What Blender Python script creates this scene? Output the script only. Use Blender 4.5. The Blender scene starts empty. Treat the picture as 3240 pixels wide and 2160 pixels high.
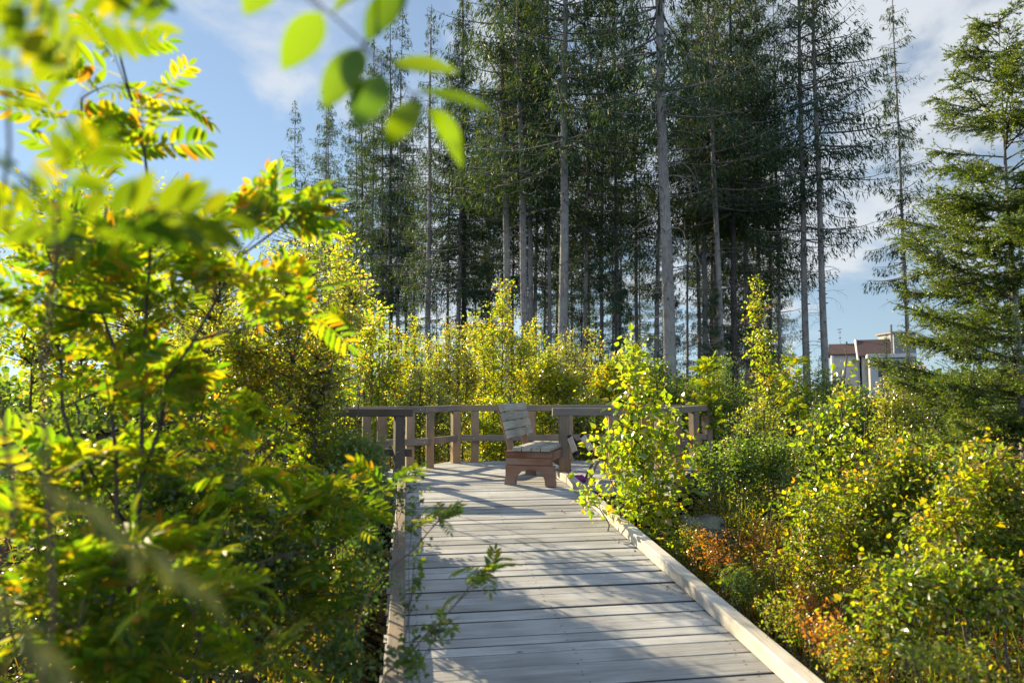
import bpy, math, numpy as np
from mathutils import Vector, Matrix
R = math.radians
scene = bpy.context.scene
COL = scene.collection
PI = math.pi

# ------------------------------------------------------------ camera
F = 2160.0                      # focal length in pixels of the 3240 px wide photograph (24 mm)
PITCH = R(4.34)
CAMZ = 1.125
cam_d = bpy.data.cameras.new("camera"); cam = bpy.data.objects.new("camera", cam_d); COL.objects.link(cam)
cam_d.sensor_width = 36.0; cam_d.lens = 24.0; cam_d.clip_start = 0.02; cam_d.clip_end = 5000
cam.location = (0, 0, CAMZ); cam.rotation_euler = (R(90) + PITCH, 0, 0)
cam_d.dof.use_dof = True; cam_d.dof.focus_distance = 9.5; cam_d.dof.aperture_fstop = 2.1
scene.camera = cam

# ------------------------------------------------------------ sun, sky, exposure
SUN_AZ = R(44)                  # to the left of the view direction
SUN_EL = R(24)
SUN_DIR = Vector((-math.sin(SUN_AZ) * math.cos(SUN_EL), math.cos(SUN_AZ) * math.cos(SUN_EL), math.sin(SUN_EL)))
sun_d = bpy.data.lights.new("sun", 'SUN'); sun = bpy.data.objects.new("sun", sun_d); COL.objects.link(sun)
sun_d.energy = 5.0; sun_d.angle = R(0.53); sun_d.color = (1.0, 0.82, 0.52)
sun.rotation_euler = SUN_DIR.to_track_quat('Z', 'Y').to_euler()
scene.view_settings.view_transform = 'Standard'; scene.view_settings.look = 'None'
scene.view_settings.exposure = 1.4; scene.view_settings.gamma = 1.0
SKY_STRENGTH = 0.055


def pix_dir(px, py):
    x = (px - 1620) / F; v = (1080 - py) / F
    c, s = math.cos(PITCH), math.sin(PITCH)
    return np.array([x, c - v * s, s + v * c])


def pt(px, py, Y):
    """world point seen at photo pixel (px, py) at forward distance Y"""
    d = pix_dir(px, py)
    return np.array([0, 0, CAMZ]) + d * (Y / d[1])


def make_world():
    w = bpy.data.worlds.new("World"); scene.world = w; w.use_nodes = True
    nt = w.node_tree; N = nt.nodes; L = nt.links; N.clear()
    out = N.new('ShaderNodeOutputWorld'); bg = N.new('ShaderNodeBackground')
    sky = N.new('ShaderNodeTexSky'); sky.sky_type = 'NISHITA'; sky.sun_disc = False
    sky.sun_elevation = SUN_EL; sky.sun_rotation = -SUN_AZ
    sky.air_density = 1.25; sky.dust_density = 0.0; sky.ozone_density = 1.8
    tc = N.new('ShaderNodeTexCoord')
    sep = N.new('ShaderNodeSeparateXYZ'); L.new(tc.outputs['Generated'], sep.inputs[0])

    def M(op, a, b=None, clamp=False):
        n = N.new('ShaderNodeMath'); n.operation = op; n.use_clamp = clamp
        for i, v in ((0, a), (1, b)):
            if v is None: continue
            if isinstance(v, (int, float)): n.inputs[i].default_value = v
            else: L.new(v, n.inputs[i])
        return n.outputs[0]
    # look the clear sky up a little above the true direction: less glare along the horizon
    lift = N.new('ShaderNodeCombineXYZ'); L.new(sep.outputs[0], lift.inputs[0]); L.new(sep.outputs[1], lift.inputs[1])
    L.new(M('ADD', M('MULTIPLY', M('MAXIMUM', sep.outputs[2], 0.0), 0.88), 0.14), lift.inputs[2])
    nl = N.new('ShaderNodeVectorMath'); nl.operation = 'NORMALIZE'; L.new(lift.outputs[0], nl.inputs[0]); L.new(nl.outputs[0], sky.inputs['Vector'])
    den = M('ADD', M('MAXIMUM', sep.outputs[2], 0.0), 0.32)
    comb = N.new('ShaderNodeCombineXYZ')
    L.new(M('DIVIDE', sep.outputs[0], den), comb.inputs[0]); L.new(M('DIVIDE', sep.outputs[1], den), comb.inputs[1])
    comb.inputs[2].default_value = 3.7
    nz = N.new('ShaderNodeTexNoise'); nz.inputs['Scale'].default_value = 3.4
    nz.inputs['Detail'].default_value = 7.0; nz.inputs['Roughness'].default_value = 0.56; nz.inputs['Distortion'].default_value = 0.25
    L.new(comb.outputs[0], nz.inputs['Vector'])
    acc = nz.outputs['Fac']
    # broad cloud banks and clear patches by compass direction
    for (px, py, rad, amp) in ((760, 40, 0.20, .18), (1080, 150, .14, .06), (350, 20, .12, .12), (830, 290, .08, .2), (2620, 800, .24, .20), (2420, 640, .16, .12),
                               (3000, 60, .24, .22), (2950, 400, .16, .12), (1900, 300, .45, .16), (1300, 850, .3, .14), (20, 690, .10, .16),
                               (180, 420, .36, -.30), (560, 480, .24, -.22), (2900, 240, .08, -.12),
                               (2720, 1080, .16, -.22), (100, 60, .2, .10)):
        d = pix_dir(px, py); d = d / np.linalg.norm(d)
        dot = N.new('ShaderNodeVectorMath'); dot.operation = 'DISTANCE'
        nrm = N.new('ShaderNodeVectorMath'); nrm.operation = 'NORMALIZE'; L.new(tc.outputs['Generated'], nrm.inputs[0])
        L.new(nrm.outputs[0], dot.inputs[0]); dot.inputs[1].default_value = d
        mr = N.new('ShaderNodeMapRange'); mr.interpolation_type = 'SMOOTHSTEP'
        mr.inputs['From Min'].default_value = rad; mr.inputs['From Max'].default_value = 0.0
        mr.inputs['To Min'].default_value = 0.0; mr.inputs['To Max'].default_value = amp
        L.new(dot.outputs['Value'], mr.inputs['Value'])
        acc = M('ADD', acc, mr.outputs[0])
    back = N.new('ShaderNodeMapRange'); back.interpolation_type = 'SMOOTHSTEP'
    back.inputs['From Min'].default_value = 0.2; back.inputs['From Max'].default_value = -0.5; back.inputs['To Max'].default_value = .16; L.new(sep.outputs[1], back.inputs['Value'])
    acc = M('ADD', acc, back.outputs[0])  # added cloud cover behind the camera, out of view, for fill light
    mask = N.new('ShaderNodeMapRange'); mask.interpolation_type = 'SMOOTHSTEP'
    mask.inputs['From Min'].default_value = 0.50; mask.inputs['From Max'].default_value = 0.74
    mask.inputs['To Min'].default_value = 0.13; mask.inputs['To Max'].default_value = 0.86
    L.new(acc, mask.inputs['Value'])
    mix = N.new('ShaderNodeMixRGB'); L.new(mask.outputs[0], mix.inputs[0])
    L.new(sky.outputs[0], mix.inputs[1])
    # unseen clouds behind the camera, made brighter and bluer to fill the shade
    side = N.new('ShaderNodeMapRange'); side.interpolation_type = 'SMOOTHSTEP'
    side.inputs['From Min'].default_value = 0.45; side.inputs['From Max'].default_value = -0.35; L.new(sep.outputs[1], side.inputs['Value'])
    cc = N.new('ShaderNodeMixRGB'); L.new(side.outputs[0], cc.inputs[0]); cc.inputs[1].default_value = CLOUD; cc.inputs[2].default_value = CLOUD_FILL
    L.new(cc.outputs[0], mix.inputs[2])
    L.new(mix.outputs[0], bg.inputs['Color']); bg.inputs['Strength'].default_value = SKY_STRENGTH
    L.new(bg.outputs[0], out.inputs[0])


CLOUD = (5.7, 5.95, 6.2, 1); CLOUD_FILL = (8.8, 10.6, 13.2, 1)  # second tone is the added fill cloud behind the camera
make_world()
cy = scene.cycles
cy.max_bounces = 7; cy.diffuse_bounces = 3; cy.glossy_bounces = 2; cy.transmission_bounces = 4; cy.transparent_max_bounces = 4
cy.sample_clamp_indirect = 6.0; cy.caustics_reflective = False; cy.caustics_refractive = False


# ------------------------------------------------------------ mesh helpers
class MB:
    """collects polygons for one mesh object"""
    def __init__(s): s.v = []; s.l = []; s.t = []; s.m = []; s.sm = []; s.n = 0
    def add(s, verts, loops, totals, mat=0, smooth=False):
        verts = np.asarray(verts, dtype=np.float64).reshape(-1, 3)
        loops = np.asarray(loops, dtype=np.int64).ravel(); totals = np.asarray(totals, dtype=np.int64).ravel()
        s.v.append(verts); s.l.append(loops + s.n); s.t.append(totals)
        s.m.append(np.full(len(totals), mat)); s.sm.append(np.full(len(totals), smooth)); s.n += len(verts)
    def faces(s, verts, faces, mat=0, smooth=False):
        s.add(verts, [i for f in faces for i in f], [len(f) for f in faces], mat, smooth)
    def box(s, lo, hi, mat=0, mtx=None, bev=0.0):
        (x0, y0, z0), (x1, y1, z1) = lo, hi
        if bev <= 0:
            v = [(x0, y0, z0), (x1, y0, z0), (x1, y1, z0), (x0, y1, z0), (x0, y0, z1), (x1, y0, z1), (x1, y1, z1), (x0, y1, z1)]
            f = [(0, 3, 2, 1), (4, 5, 6, 7), (0, 1, 5, 4), (1, 2, 6, 5), (2, 3, 7, 6), (3, 0, 4, 7)]
        else:   # octagonal section: the four long (x) edges are chamfered
            b = bev
            ring = [(y0 + b, z0), (y1 - b, z0), (y1, z0 + b), (y1, z1 - b), (y1 - b, z1), (y0 + b, z1), (y0, z1 - b), (y0, z0 + b)]
            v = [(x0, y, z) for y, z in ring] + [(x1, y, z) for y, z in ring]
            f = [tuple(range(7, -1, -1)), tuple(range(8, 16))] + [(i, (i + 1) % 8, 8 + (i + 1) % 8, 8 + i) for i in range(8)]
        v = np.array(v, float)
        if mtx is not None:
            A = np.array(mtx)
            v = v @ A[:3, :3].T + A[:3, 3]
        s.faces(v, f, mat)
    def tubes(s, P, Rr, sides=5, mat=0, caps=True):
        """P (n,K,3) centre lines, Rr (n,K) radii"""
        P = np.asarray(P, float); Rr = np.asarray(Rr, float)
        if P.ndim == 2: P = P[None]; Rr = Rr[None]
        n, K, _ = P.shape
        if n == 0: return
        T = np.gradient(P, axis=1); T /= np.linalg.norm(T, axis=2, keepdims=True) + 1e-9
        ref = np.where(np.abs(T[:, :1, 2:3]) > 0.8, np.array([1., 0.13, 0.]), np.array([0.1, 0.05, 1.]))
        U = np.cross(T, np.broadcast_to(ref, T.shape)); U /= np.linalg.norm(U, axis=2, keepdims=True) + 1e-9
        V = np.cross(T, U)
        a = np.arange(sides) * 2 * PI / sides
        ring = P[:, :, None, :] + Rr[:, :, None, None] * (U[:, :, None, :] * np.cos(a)[None, None, :, None] + V[:, :, None, :] * np.sin(a)[None, None, :, None])
        verts = ring.reshape(-1, 3)
        k = np.arange(K - 1)[:, None] * sides; i = np.arange(sides)[None, :]; j = (np.arange(sides) + 1)[None, :] % sides
        q = np.stack([k + i, k + j, k + sides + j, k + sides + i], axis=2).reshape(-1)
        loops = (q[None, :] + (np.arange(n) * K * sides)[:, None]).ravel()
        s.add(verts, loops, np.full(n * (K - 1) * sides, 4), mat, True)
        if caps:
            c = np.arange(sides) + (K - 1) * sides
            s.l.append((c[None, :] + (np.arange(n) * K * sides)[:, None]).ravel() + (s.n - len(verts)))
            s.t.append(np.full(n, sides)); s.m.append(np.full(n, mat)); s.sm.append(np.full(n, False))
    def leaves(s, tmpl, B, D, Nn, L, W, mat=0, smooth=False):
        """copies of a leaf template; D direction, Nn upper side, L length, W width"""
        tv, tl, tt = tmpl
        B = np.asarray(B, float); n = len(B)
        if n == 0: return
        D = D / (np.linalg.norm(D, axis=1, keepdims=True) + 1e-9)
        S = np.cross(Nn, D); S /= np.linalg.norm(S, axis=1, keepdims=True) + 1e-9
        U = np.cross(D, S)
        L = np.broadcast_to(L, (n,)); W = np.broadcast_to(W, (n,))
        v = (B[:, None, :] + D[:, None, :] * (tv[None, :, 0:1] * L[:, None, None]) + S[:, None, :] * (tv[None, :, 1:2] * W[:, None, None])
             + U[:, None, :] * (tv[None, :, 2:3] * L[:, None, None]))
        loops = (tl[None, :] + (np.arange(n) * len(tv))[:, None]).ravel()
        s.add(v.reshape(-1, 3), loops, np.tile(tt, n), mat, smooth)
    def mesh(s, name, mats):
        me = bpy.data.meshes.new(name)
        v = np.concatenate(s.v); l = np.concatenate(s.l); t = np.concatenate(s.t)
        me.vertices.add(len(v)); me.vertices.foreach_set('co', v.astype(np.float32).ravel())
        me.loops.add(len(l)); me.loops.foreach_set('vertex_index', l.astype(np.int32))
        me.polygons.add(len(t)); me.polygons.foreach_set('loop_start', np.concatenate([[0], np.cumsum(t)[:-1]]).astype(np.int32))
        me.polygons.foreach_set('material_index', np.concatenate(s.m).astype(np.int32))
        me.polygons.foreach_set('use_smooth', np.concatenate(s.sm))
        for m in (mats if isinstance(mats, (list, tuple)) else [mats]): me.materials.append(m)
        me.update(calc_edges=True)
        return me
    def obj(s, name, mats, parent=None, loc=None):
        o = bpy.data.objects.new(name, s.mesh(name, mats)); COL.objects.link(o)
        if loc is not None: o.location = loc
        if parent is not None: o.parent = parent
        return o


def tag(o, label=None, cat=None, group=None, kind=None):
    if label: o['label'] = label
    if cat: o['category'] = cat
    if group: o['group'] = group
    if kind: o['kind'] = kind
    return o


def empty(name, loc=(0, 0, 0), rz=0.0, **k):
    o = bpy.data.objects.new(name, None); COL.objects.link(o); o.empty_display_size = .1
    o.location = loc; o.rotation_euler = (0, 0, rz)
    return tag(o, **k)


def part(name, mesh, parent):
    o = bpy.data.objects.new(name, mesh); COL.objects.link(o); o.parent = parent
    return o


def unit(v): return v / (np.linalg.norm(v, axis=-1, keepdims=True) + 1e-9)


# ------------------------------------------------------------ leaf templates (u along, v across in widths, w up in lengths)
def tmpl(v, faces):
    return (np.array(v, float), np.array([i for f in faces for i in f]), np.array([len(f) for f in faces]))


LEAF = tmpl([(0, 0, 0), (.3, .5, .06), (.68, .4, .05), (1, 0, -.08), (.68, -.4, .05), (.3, -.5, .06), (.5, 0, -.01)],
            [(0, 6, 2, 1), (6, 3, 2), (0, 5, 4, 6), (6, 4, 3)])
BIRCH = tmpl([(0, 0, 0), (.16, .34, .03), (.34, .5, .05), (.72, .24, .02), (1, 0, -.12), (.72, -.24, .02), (.34, -.5, .05), (.16, -.34, .03), (.45, 0, -.01)],
             [(0, 8, 2, 1), (8, 4, 3, 2), (0, 7, 6, 8), (8, 6, 5, 4)])
SHOOT = tmpl([(0, 0, 0), (.25, .5, 0), (.6, .42, -.05), (1, 0, -.12), (.6, -.42, -.05), (.25, -.5, 0)], [(0, 3, 2, 1), (0, 5, 4, 3)])
NEEDLE = tmpl([(0, -.5, 0), (0, .5, 0), (1, 0, 0)], [(0, 1, 2)])


def oval(nseg=9, curl=.10, fold=.10, power=.8):
    v = [(0, 0, 0)]; f = []
    us = [(k + 1) / (nseg + 1) for k in range(nseg)]
    for u in us:
        w = (math.sin(PI * u ** .86)) ** power * .5
        z = -curl * u * u
        v += [(u, w, z + fold * w), (u, 0, z), (u, -w, z + fold * w)]
    v.append((1, 0, -curl)); e = len(v) - 1
    f += [(0, 2, 1), (0, 3, 2)]
    for k in range(nseg - 1):
        a = 1 + 3 * k; b = a + 3
        f += [(a, a + 1, b + 1, b), (a + 1, a + 2, b + 2, b + 1)]
    a = 1 + 3 * (nseg - 1); f += [(a, a + 1, e), (a + 1, a + 2, e)]
    return tmpl(v, f)


OVAL = oval(); OVAL2 = oval(curl=.28, fold=.3)
LEAFLET = oval(4, .08, .14, .75)


def pinnate(pairs=6, droop=.25, fan=62, ll=.34, seed=0):
    """a rowan leaf: paired leaflets along a drooping stalk, unit length; v is in lengths here (use W = L)"""
    r = np.random.default_rng(seed); V = []; LO = []; TT = []; n = 0
    def rach(u): return np.array([u * (1 - .18 * droop * u), 0, .06 * u - droop * u * u])
    K = 6
    P = np.array([rach(u) for u in np.linspace(0, .98, K)])
    for k in range(K - 1):
        w = .008
        V += [P[k] + (0, w, 0), P[k] - (0, w, 0), P[k + 1] - (0, w, 0), P[k + 1] + (0, w, 0)]
        LO += [n, n + 1, n + 2, n + 3]; TT.append(4); n += 4
    tv, tl, tt = LEAFLET
    def leaflet(p, d, nrm, L, W):
        nonlocal n
        d = d / np.linalg.norm(d); s_ = np.cross(nrm, d); s_ /= np.linalg.norm(s_); u_ = np.cross(d, s_)
        vv = p + tv[:, :1] * L * d + tv[:, 1:2] * W * s_ + tv[:, 2:3] * L * u_
        V.extend(vv); LO.extend((tl + n).tolist()); TT.extend(tt.tolist()); n += len(tv)
    for k in range(pairs):
        u = .24 + .70 * k / max(1, pairs - 1) * .95
        p = rach(u); t = rach(u + .01) - rach(u - .01); t /= np.linalg.norm(t)
        sc = (.78 + .5 * math.sin(PI * (k + .8) / (pairs + 1))) * .86
        for sgn in (-1, 1):
            a = R(fan + r.uniform(-8, 8) - 16 * k / pairs)
            d = t * math.cos(a) + np.array([0, sgn, 0]) * math.sin(a) + np.array([0, 0, r.uniform(-.22, .1)])
            nrm = np.array([r.uniform(-.15, .15), sgn * r.uniform(-.28, .05), 1.0])
            leaflet(p, d, nrm, ll * sc, ll * sc * .33)
    t = rach(1.0) - rach(.97)
    leaflet(rach(.97), t + np.array([0, 0, -.004]), np.array([0, 0, 1.]), ll * .85, ll * .3)
    return (np.array(V), np.array(LO), np.array(TT))


ROWAN = [pinnate(6, .12, 62, .36, 1), pinnate(6, .34, 58, .36, 2), pinnate(7, .55, 64, .33, 3), pinnate(5, .2, 56, .40, 4), pinnate(6, .02, 60, .36, 5)]


# ------------------------------------------------------------ materials
def nodes(name):
    m = bpy.data.materials.new(name); m.use_nodes = True
    nt = m.node_tree; nt.nodes.clear()
    o = nt.nodes.new('ShaderNodeOutputMaterial')
    return m, nt.nodes, nt.links, o


def ramp(N, stops, interp='LINEAR'):
    n = N.new('ShaderNodeValToRGB'); cr = n.color_ramp; cr.interpolation = interp
    while len(cr.elements) < len(stops): cr.elements.new(0.5)
    for e, (p, c) in zip(cr.elements, stops): e.position = p; e.color = (*c, 1)
    return n


def leaf_mat(name, stops, tstops, trans=.5, gloss=.05, rough=.38, patch=None):
    m, N, L, o = nodes(name)
    g = N.new('ShaderNodeNewGeometry')
    oi = N.new('ShaderNodeTexCoord'); nz = N.new('ShaderNodeTexNoise'); nz.inputs['Scale'].default_value = 1.1; nz.inputs['Detail'].default_value = 3
    L.new(oi.outputs['Object'], nz.inputs['Vector'])
    mm = N.new('ShaderNodeMath'); mm.operation = 'MULTIPLY_ADD'; mm.inputs[1].default_value = 1.5 if patch is None else patch; mm.inputs[2].default_value = -.75 if patch is None else -.5 * patch
    L.new(nz.outputs['Fac'], mm.inputs[0])
    ad = N.new('ShaderNodeMath'); ad.operation = 'ADD'; ad.use_clamp = True
    L.new(g.outputs['Random Per Island'], ad.inputs[0]); L.new(mm.outputs[0], ad.inputs[1])
    r1 = ramp(N, stops); r2 = ramp(N, tstops)
    L.new(ad.outputs[0], r1.inputs[0]); L.new(ad.outputs[0], r2.inputs[0])
    # fine mottling and veins
    n2 = N.new('ShaderNodeTexNoise'); n2.inputs['Scale'].default_value = 60; n2.inputs['Detail'].default_value = 2
    L.new(oi.outputs['Object'], n2.inputs['Vector'])
    hv = N.new('ShaderNodeHueSaturation'); mv = N.new('ShaderNodeMapRange'); mv.inputs['To Min'].default_value = .75; mv.inputs['To Max'].default_value = 1.25
    L.new(n2.outputs['Fac'], mv.inputs['Value']); L.new(mv.outputs[0], hv.inputs['Value']); L.new(r1.outputs[0], hv.inputs['Color'])
    di = N.new('ShaderNodeBsdfDiffuse'); tr = N.new('ShaderNodeBsdfTranslucent'); gl = N.new('ShaderNodeBsdfGlossy')
    L.new(hv.outputs[0], di.inputs['Color']); L.new(r2.outputs[0], tr.inputs['Color'])
    gl.inputs['Roughness'].default_value = rough; gl.inputs['Color'].default_value = (1, .98, .95, 1)
    m1 = N.new('ShaderNodeMixShader'); m1.inputs[0].default_value = trans; L.new(di.outputs[0], m1.inputs[1]); L.new(tr.outputs[0], m1.inputs[2])
    fr = N.new('ShaderNodeLayerWeight'); fr.inputs['Blend'].default_value = .32
    fm = N.new('ShaderNodeMath'); fm.operation = 'MULTIPLY_ADD'; fm.inputs[1].default_value = gloss * 2.4; fm.inputs[2].default_value = gloss * .6; fm.use_clamp = True
    L.new(fr.outputs['Fresnel'], fm.inputs[0])
    m2 = N.new('ShaderNodeMixShader'); L.new(fm.outputs[0], m2.inputs[0]); L.new(m1.outputs[0], m2.inputs[1]); L.new(gl.outputs[0], m2.inputs[2])
    L.new(m2.outputs[0], o.inputs[0])
    return m


def bark_mat(name, c0, c1, scale=1.0, lichen=None):
    m, N, L, o = nodes(name)
    tc = N.new('ShaderNodeTexCoord'); mp = N.new('ShaderNodeMapping'); mp.inputs['Scale'].default_value = (scale * 9, scale * 9, scale * 2.2)
    L.new(tc.outputs['Object'], mp.inputs[0])
    nz = N.new('ShaderNodeTexNoise'); nz.inputs['Scale'].default_value = 2.2; nz.inputs['Detail'].default_value = 8; nz.inputs['Roughness'].default_value = .7
    L.new(mp.outputs[0], nz.inputs[0])
    r = ramp(N, [(.3, c0), (.7, c1)]); L.new(nz.outputs[0], r.inputs[0])
    vo = N.new('ShaderNodeTexVoronoi'); vo.inputs['Scale'].default_value = 3.2; L.new(mp.outputs[0], vo.inputs[0])
    b = N.new('ShaderNodeBsdfPrincipled'); b.inputs['Roughness'].default_value = .9; b.inputs['Specular IOR Level'].default_value = .2
    col = r.outputs[0]
    if lichen:
        n3 = N.new('ShaderNodeTexNoise'); n3.inputs['Scale'].default_value = 1.3; n3.inputs['Detail'].default_value = 6; L.new(tc.outputs['Object'], n3.inputs[0])
        r3 = ramp(N, [(.48, (0, 0, 0)), (.62, (1, 1, 1))]); L.new(n3.outputs[0], r3.inputs[0])
        mx = N.new('ShaderNodeMixRGB'); L.new(r3.outputs[0], mx.inputs[0]); L.new(col, mx.inputs[1]); mx.inputs[2].default_value = (*lichen, 1); col = mx.outputs[0]
    L.new(col, b.inputs['Base Color'])
    bu = N.new('ShaderNodeBump'); bu.inputs['Strength'].default_value = .7; bu.inputs['Distance'].default_value = .02
    ad = N.new('ShaderNodeMath'); ad.operation = 'ADD'; L.new(nz.outputs[0], ad.inputs[0]); L.new(vo.outputs['Distance'], ad.inputs[1])
    L.new(ad.outputs[0], bu.inputs['Height']); L.new(bu.outputs[0], b.inputs['Normal'])
    L.new(b.outputs[0], o.inputs[0])
    return m


def wood_mat(name, c0, c1, c2, rough=.75, knots=True, grain=1.0, stain=None):
    """weathered timber, grain along local x; each loose board has its own tone and offset"""
    m, N, L, o = nodes(name)
    tc = N.new('ShaderNodeTexCoord'); g = N.new('ShaderNodeNewGeometry'); oi = N.new('ShaderNodeObjectInfo')
    ri = N.new('ShaderNodeMath'); ri.operation = 'ADD'; L.new(g.outputs['Random Per Island'], ri.inputs[0]); L.new(oi.outputs['Random'], ri.inputs[1])
    off = N.new('ShaderNodeCombineXYZ')
    mo = N.new('ShaderNodeMath'); mo.operation = 'MULTIPLY'; mo.inputs[1].default_value = 37.0; L.new(ri.outputs[0], mo.inputs[0])
    L.new(mo.outputs[0], off.inputs[0]); L.new(mo.outputs[0], off.inputs[2])
    va = N.new('ShaderNodeVectorMath'); va.operation = 'ADD'; L.new(tc.outputs['Object'], va.inputs[0]); L.new(off.outputs[0], va.inputs[1])
    mp = N.new('ShaderNodeMapping'); mp.inputs['Scale'].default_value = (1.3 * grain, 26 * grain, 26 * grain); L.new(va.outputs[0], mp.inputs[0])
    nz = N.new('ShaderNodeTexNoise'); nz.inputs['Scale'].default_value = 2.4; nz.inputs['Detail'].default_value = 9; nz.inputs['Roughness'].default_value = .66; nz.inputs['Distortion'].default_value = .6
    L.new(mp.outputs[0], nz.inputs[0])
    r = ramp(N, [(.22, c0), (.5, c1), (.78, c2)]); L.new(nz.outputs[0], r.inputs[0])
    # blotches
    n2 = N.new('ShaderNodeTexNoise'); n2.inputs['Scale'].default_value = 2.3; n2.inputs['Detail'].default_value = 5; L.new(va.outputs[0], n2.inputs[0])
    mr = N.new('ShaderNodeMapRange'); mr.inputs['From Min'].default_value = .3; mr.inputs['From Max'].default_value = .7; mr.inputs['To Min'].default_value = .72; mr.inputs['To Max'].default_value = 1.18
    L.new(n2.outputs[0], mr.inputs['Value'])
    fr = N.new('ShaderNodeMath'); fr.operation = 'FRACT'; L.new(mo.outputs[0], fr.inputs[0])
    m3 = N.new('ShaderNodeMapRange'); m3.inputs['To Min'].default_value = .76; m3.inputs['To Max'].default_value = 1.16; L.new(fr.outputs[0], m3.inputs['Value'])
    mu = N.new('ShaderNodeMath'); mu.operation = 'MULTIPLY'; L.new(mr.outputs[0], mu.inputs[0]); L.new(m3.outputs[0], mu.inputs[1])
    hv = N.new('ShaderNodeHueSaturation'); L.new(mu.outputs[0], hv.inputs['Value']); L.new(r.outputs[0], hv.inputs['Color'])
    col = hv.outputs[0]
    if knots:
        mk = N.new('ShaderNodeMapping'); mk.inputs['Scale'].default_value = (2.3, 6.5, 6.5); L.new(va.outputs[0], mk.inputs[0])
        vo = N.new('ShaderNodeTexVoronoi'); vo.inputs['Scale'].default_value = 1.25; L.new(mk.outputs[0], vo.inputs[0])
        rk = ramp(N, [(.035, (1, 1, 1)), (.085, (0, 0, 0))]); L.new(vo.outputs['Distance'], rk.inputs[0])
        mx = N.new('ShaderNodeMixRGB'); L.new(rk.outputs[0], mx.inputs[0]); L.new(col, mx.inputs[1]); mx.inputs[2].default_value = (c0[0] * .35, c0[1] * .33, c0[2] * .33, 1); col = mx.outputs[0]
    if stain:
        n4 = N.new('ShaderNodeTexNoise'); n4.inputs['Scale'].default_value = 1.6; n4.inputs['Detail'].default_value = 4; L.new(va.outputs[0], n4.inputs[0])
        r4 = ramp(N, [(.42, (0, 0, 0)), (.62, (1, 1, 1))]); L.new(n4.outputs[0], r4.inputs[0])
        mx = N.new('ShaderNodeMixRGB'); L.new(r4.outputs[0], mx.inputs[0]); L.new(col, mx.inputs[1]); mx.inputs[2].default_value = (*stain, 1); col = mx.outputs[0]
    b = N.new('ShaderNodeBsdfPrincipled'); b.inputs['Roughness'].default_value = rough; b.inputs['Specular IOR Level'].default_value = .35
    L.new(col, b.inputs['Base Color'])
    bu = N.new('ShaderNodeBump'); bu.inputs['Strength'].default_value = .55; bu.inputs['Distance'].default_value = .006
    L.new(nz.outputs[0], bu.inputs['Height']); L.new(bu.outputs[0], b.inputs['Normal'])
    L.new(b.outputs[0], o.inputs[0])
    return m


def plain(name, col, rough=.6, metal=0.0, noise=.2, scale=8.0, bump=0.0):
    m, N, L, o = nodes(name)
    tc = N.new('ShaderNodeTexCoord'); nz = N.new('ShaderNodeTexNoise'); nz.inputs['Scale'].default_value = scale; nz.inputs['Detail'].default_value = 6
    L.new(tc.outputs['Object'], nz.inputs[0])
    mr = N.new('ShaderNodeMapRange'); mr.inputs['From Min'].default_value = .3; mr.inputs['From Max'].default_value = .7
    mr.inputs['To Min'].default_value = 1 - noise; mr.inputs['To Max'].default_value = 1 + noise; L.new(nz.outputs[0], mr.inputs['Value'])
    hv = N.new('ShaderNodeHueSaturation'); hv.inputs['Color'].default_value = (*col, 1); L.new(mr.outputs[0], hv.inputs['Value'])
    b = N.new('ShaderNodeBsdfPrincipled'); b.inputs['Roughness'].default_value = rough; b.inputs['Metallic'].default_value = metal
    if rough > .9: b.inputs['Specular IOR Level'].default_value = 0.0
    L.new(hv.outputs[0], b.inputs['Base Color'])
    if bump:
        bu = N.new('ShaderNodeBump'); bu.inputs['Strength'].default_value = bump; bu.inputs['Distance'].default_value = .03
        L.new(nz.outputs[0], bu.inputs['Height']); L.new(bu.outputs[0], b.inputs['Normal'])
    L.new(b.outputs[0], o.inputs[0])
    return m


M = {}
M['deck'] = wood_mat('weathered_deck_wood', (.195, .197, .20), (.335, .338, .342), (.44, .44, .44))
M['board_edge'] = wood_mat('dark_board_edge', (.03, .028, .028), (.055, .05, .05), (.085, .08, .08), knots=False)
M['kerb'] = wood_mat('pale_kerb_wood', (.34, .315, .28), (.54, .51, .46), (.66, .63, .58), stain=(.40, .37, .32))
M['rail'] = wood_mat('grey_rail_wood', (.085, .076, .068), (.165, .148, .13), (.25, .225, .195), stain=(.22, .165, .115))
M['post'] = wood_mat('brown_post_wood', (.12, .092, .068), (.21, .165, .12), (.30, .25, .19), stain=(.31, .19, .10))
M['dark_wood'] = wood_mat('dark_timber', (.035, .030, .026), (.075, .064, .055), (.12, .10, .085), stain=(.07, .058, .048))  # very dark timber: left entrance rail, joists and supports
M['bench_grey'] = wood_mat('bench_grey_wood', (.17, .16, .14), (.32, .31, .27), (.42, .40, .35))
M['bench_brown'] = wood_mat('bench_brown_wood', (.10, .042, .026), (.20, .092, .055), (.29, .155, .10), stain=(.24, .165, .13))
M['end_grain'] = wood_mat('dark_end_grain', (.05, .04, .035), (.09, .075, .065), (.13, .11, .10), knots=False)
M['pale_slat'] = wood_mat('pale_slat_wood', (.42, .35, .27), (.55, .48, .38), (.62, .56, .46), knots=False)
M['black_metal'] = plain('black_metal', (.02, .02, .022), .45, .6)
M['steel'] = plain('bolt_steel', (.5, .5, .5), .35, 1.0)
M['nail'] = plain('rusty_nail', (.05, .04, .035), .6, .5)
M['bark'] = bark_mat('spruce_bark', (.085, .075, .068), (.34, .315, .295), 1.3, (.27, .265, .24))
M['bark_dark'] = bark_mat('dark_spruce_bark', (.035, .03, .027), (.09, .078, .07), 1.0)
M['twig_grey'] = plain('dead_twig_bark', (.20, .18, .165), .9)
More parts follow.
